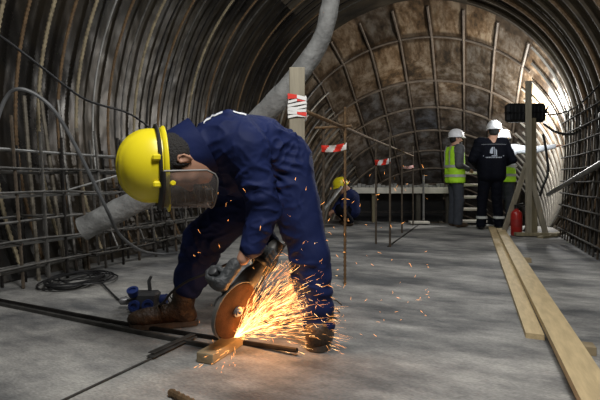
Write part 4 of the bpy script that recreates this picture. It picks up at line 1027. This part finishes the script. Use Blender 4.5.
# right rebar mesh
rm = thing('rebar_mesh', 'tall grid of dark rebars standing against the right wall', 'rebar mesh', (1.25, 6.6, 0))
yy = 4.6; i = 0
while yy < 7.5:
    h = 1.75 - .03 * (i % 4); pts = [(1.24 + .05 * math.sin(PI * t * .5) * 1.5 + .0, yy, h * t) for t in (0, .25, .5, .75, 1)]
    b = MB(); b.tube(pts, .0105, 6); b.build('vertical_bar', ['mesh_dark', 'mesh_dark', 'rust_grey'][i % 3], rm, True); yy += .165; i += 1
for k in range(10):
    z = .12 + .165 * k; x = 1.225 + .07 * math.sin(PI * z / 3.4)
    b = MB(); b.tube([(x, t, z + .01 * noise.noise(V((t, z, 3)))) for t in np.linspace(4.5, 7.55, 12)], .0105, 6); b.build('horizontal_bar', 'mesh_dark', rm, True)
yy = 4.7
for i in range(9):
    b = MB(); b.bar((1.34, yy, 0), (1.46, yy, 1.6), .011, 6); b.build('vertical_bar', 'steel_dark', rm, True); yy += .31
b = MB(); b.bar(at(548, 194.5, 6.7), at(612, 157, 4.4), .030, 12); tag(b.build('handrail_tube', 'steel_pale', None, True), 'pale steel tube slanting up along the right rebar mesh', 'tube')
cable('sagging_cable', [(544, 124, 6.9), (556, 132, 6.5), (572, 134, 6.1), (588, 124, 5.6), (606, 98, 5.0)], .018, 'cable', 'thick black cable sagging on the right wall, lower of the two')
cable('sagging_cable', [(545, 115, 6.9), (562, 113, 6.5), (580, 104, 5.9), (606, 78, 5.1)], .011, 'cable', 'thin black cable on the right wall, upper of the two')
cable('hanging_hose', [(543, 134, 6.8), (546, 150, 6.8), (548, 172, 6.75), (543, 186, 6.75), (540, 196, 6.75)], .018, 'cable', 'black hose hanging down beside the lamp post')

# ================================================================== LIGHT
def light(kind, name, loc, energy, col, **kw):
    L = bpy.data.lights.new(name, kind); L.energy = energy; L.color = col
    for k_, v_ in kw.items():
        if k_ != 'aim': setattr(L, k_, v_)
    o = bpy.data.objects.new(name, L); COL.objects.link(o); o.location = loc
    if 'aim' in kw: o.rotation_euler = (V(kw['aim']) - V(loc)).to_track_quat('-Z', 'Y').to_euler()
    return o
light('AREA', 'work_light', (.35, .5, 3.2), 96, (1.0, .98, .95), size=.7, aim=(-.8, 2.5, .4))
light('AREA', 'overhead_fill', (-1.0, 4.6, 3.8), 48, (.95, .98, 1.0), size=1.0, aim=(-.4, 5.4, 0))  # added overhead fill, placed to brighten the far people
fl_l = light('SPOT', 'flood_beam', tuple(c_ + CF * .12), 270, (.96, .98, 1.0), spot_size=D(84), spot_blend=.5, shadow_soft_size=.15, aim=tuple(c_ + CF * 3 + CR * 1.3 + CU * .9))
light('POINT', 'panel_fill', tuple(at(524, 113, 9.3)), 260, (1.0, .98, .95), shadow_soft_size=.08)  # added light without a fitting, hidden behind the floodlight to brighten the panels
light('AREA', 'left_glint_fill', (-.9, 6.6, 3.3), 9, (1, .98, .94), size=.5, aim=(-3.7, 3.6, 1.7))  # added fill that puts glints on the left lining, no lamp stands here
light('AREA', 'left_rib_fill', (-.5, .9, 3.6), 40, (1, .98, .94), size=.5, aim=(-3.6, 3.1, 1.7))  # added fill to lift the near left ribs, no fitting behind it
light('POINT', 'spark_glow', tuple(at(272, 312, 2.16)), 5, (1.0, .40, .10), shadow_soft_size=.07)
w = bpy.data.worlds.new('world'); SC.world = w; w.use_nodes = True
w.node_tree.nodes['Background'].inputs[0].default_value = (.5, .55, .6, 1); w.node_tree.nodes['Background'].inputs[1].default_value = .02

# ================================================================== CAMERA
cd = bpy.data.cameras.new('camera'); cam = bpy.data.objects.new('camera', cd); COL.objects.link(cam)
cam.location = CAM; cam.rotation_euler = (PI / 2, 0, TH); cd.sensor_width = 36; cd.lens = 36 * FPX / 600; cd.shift_y = -(200 - HOR) / 600; cd.clip_end = 100; cd.clip_start = .05
SC.camera = cam
SC.view_settings.view_transform = 'Standard'; SC.view_settings.look = 'None'; SC.view_settings.exposure = 0.0
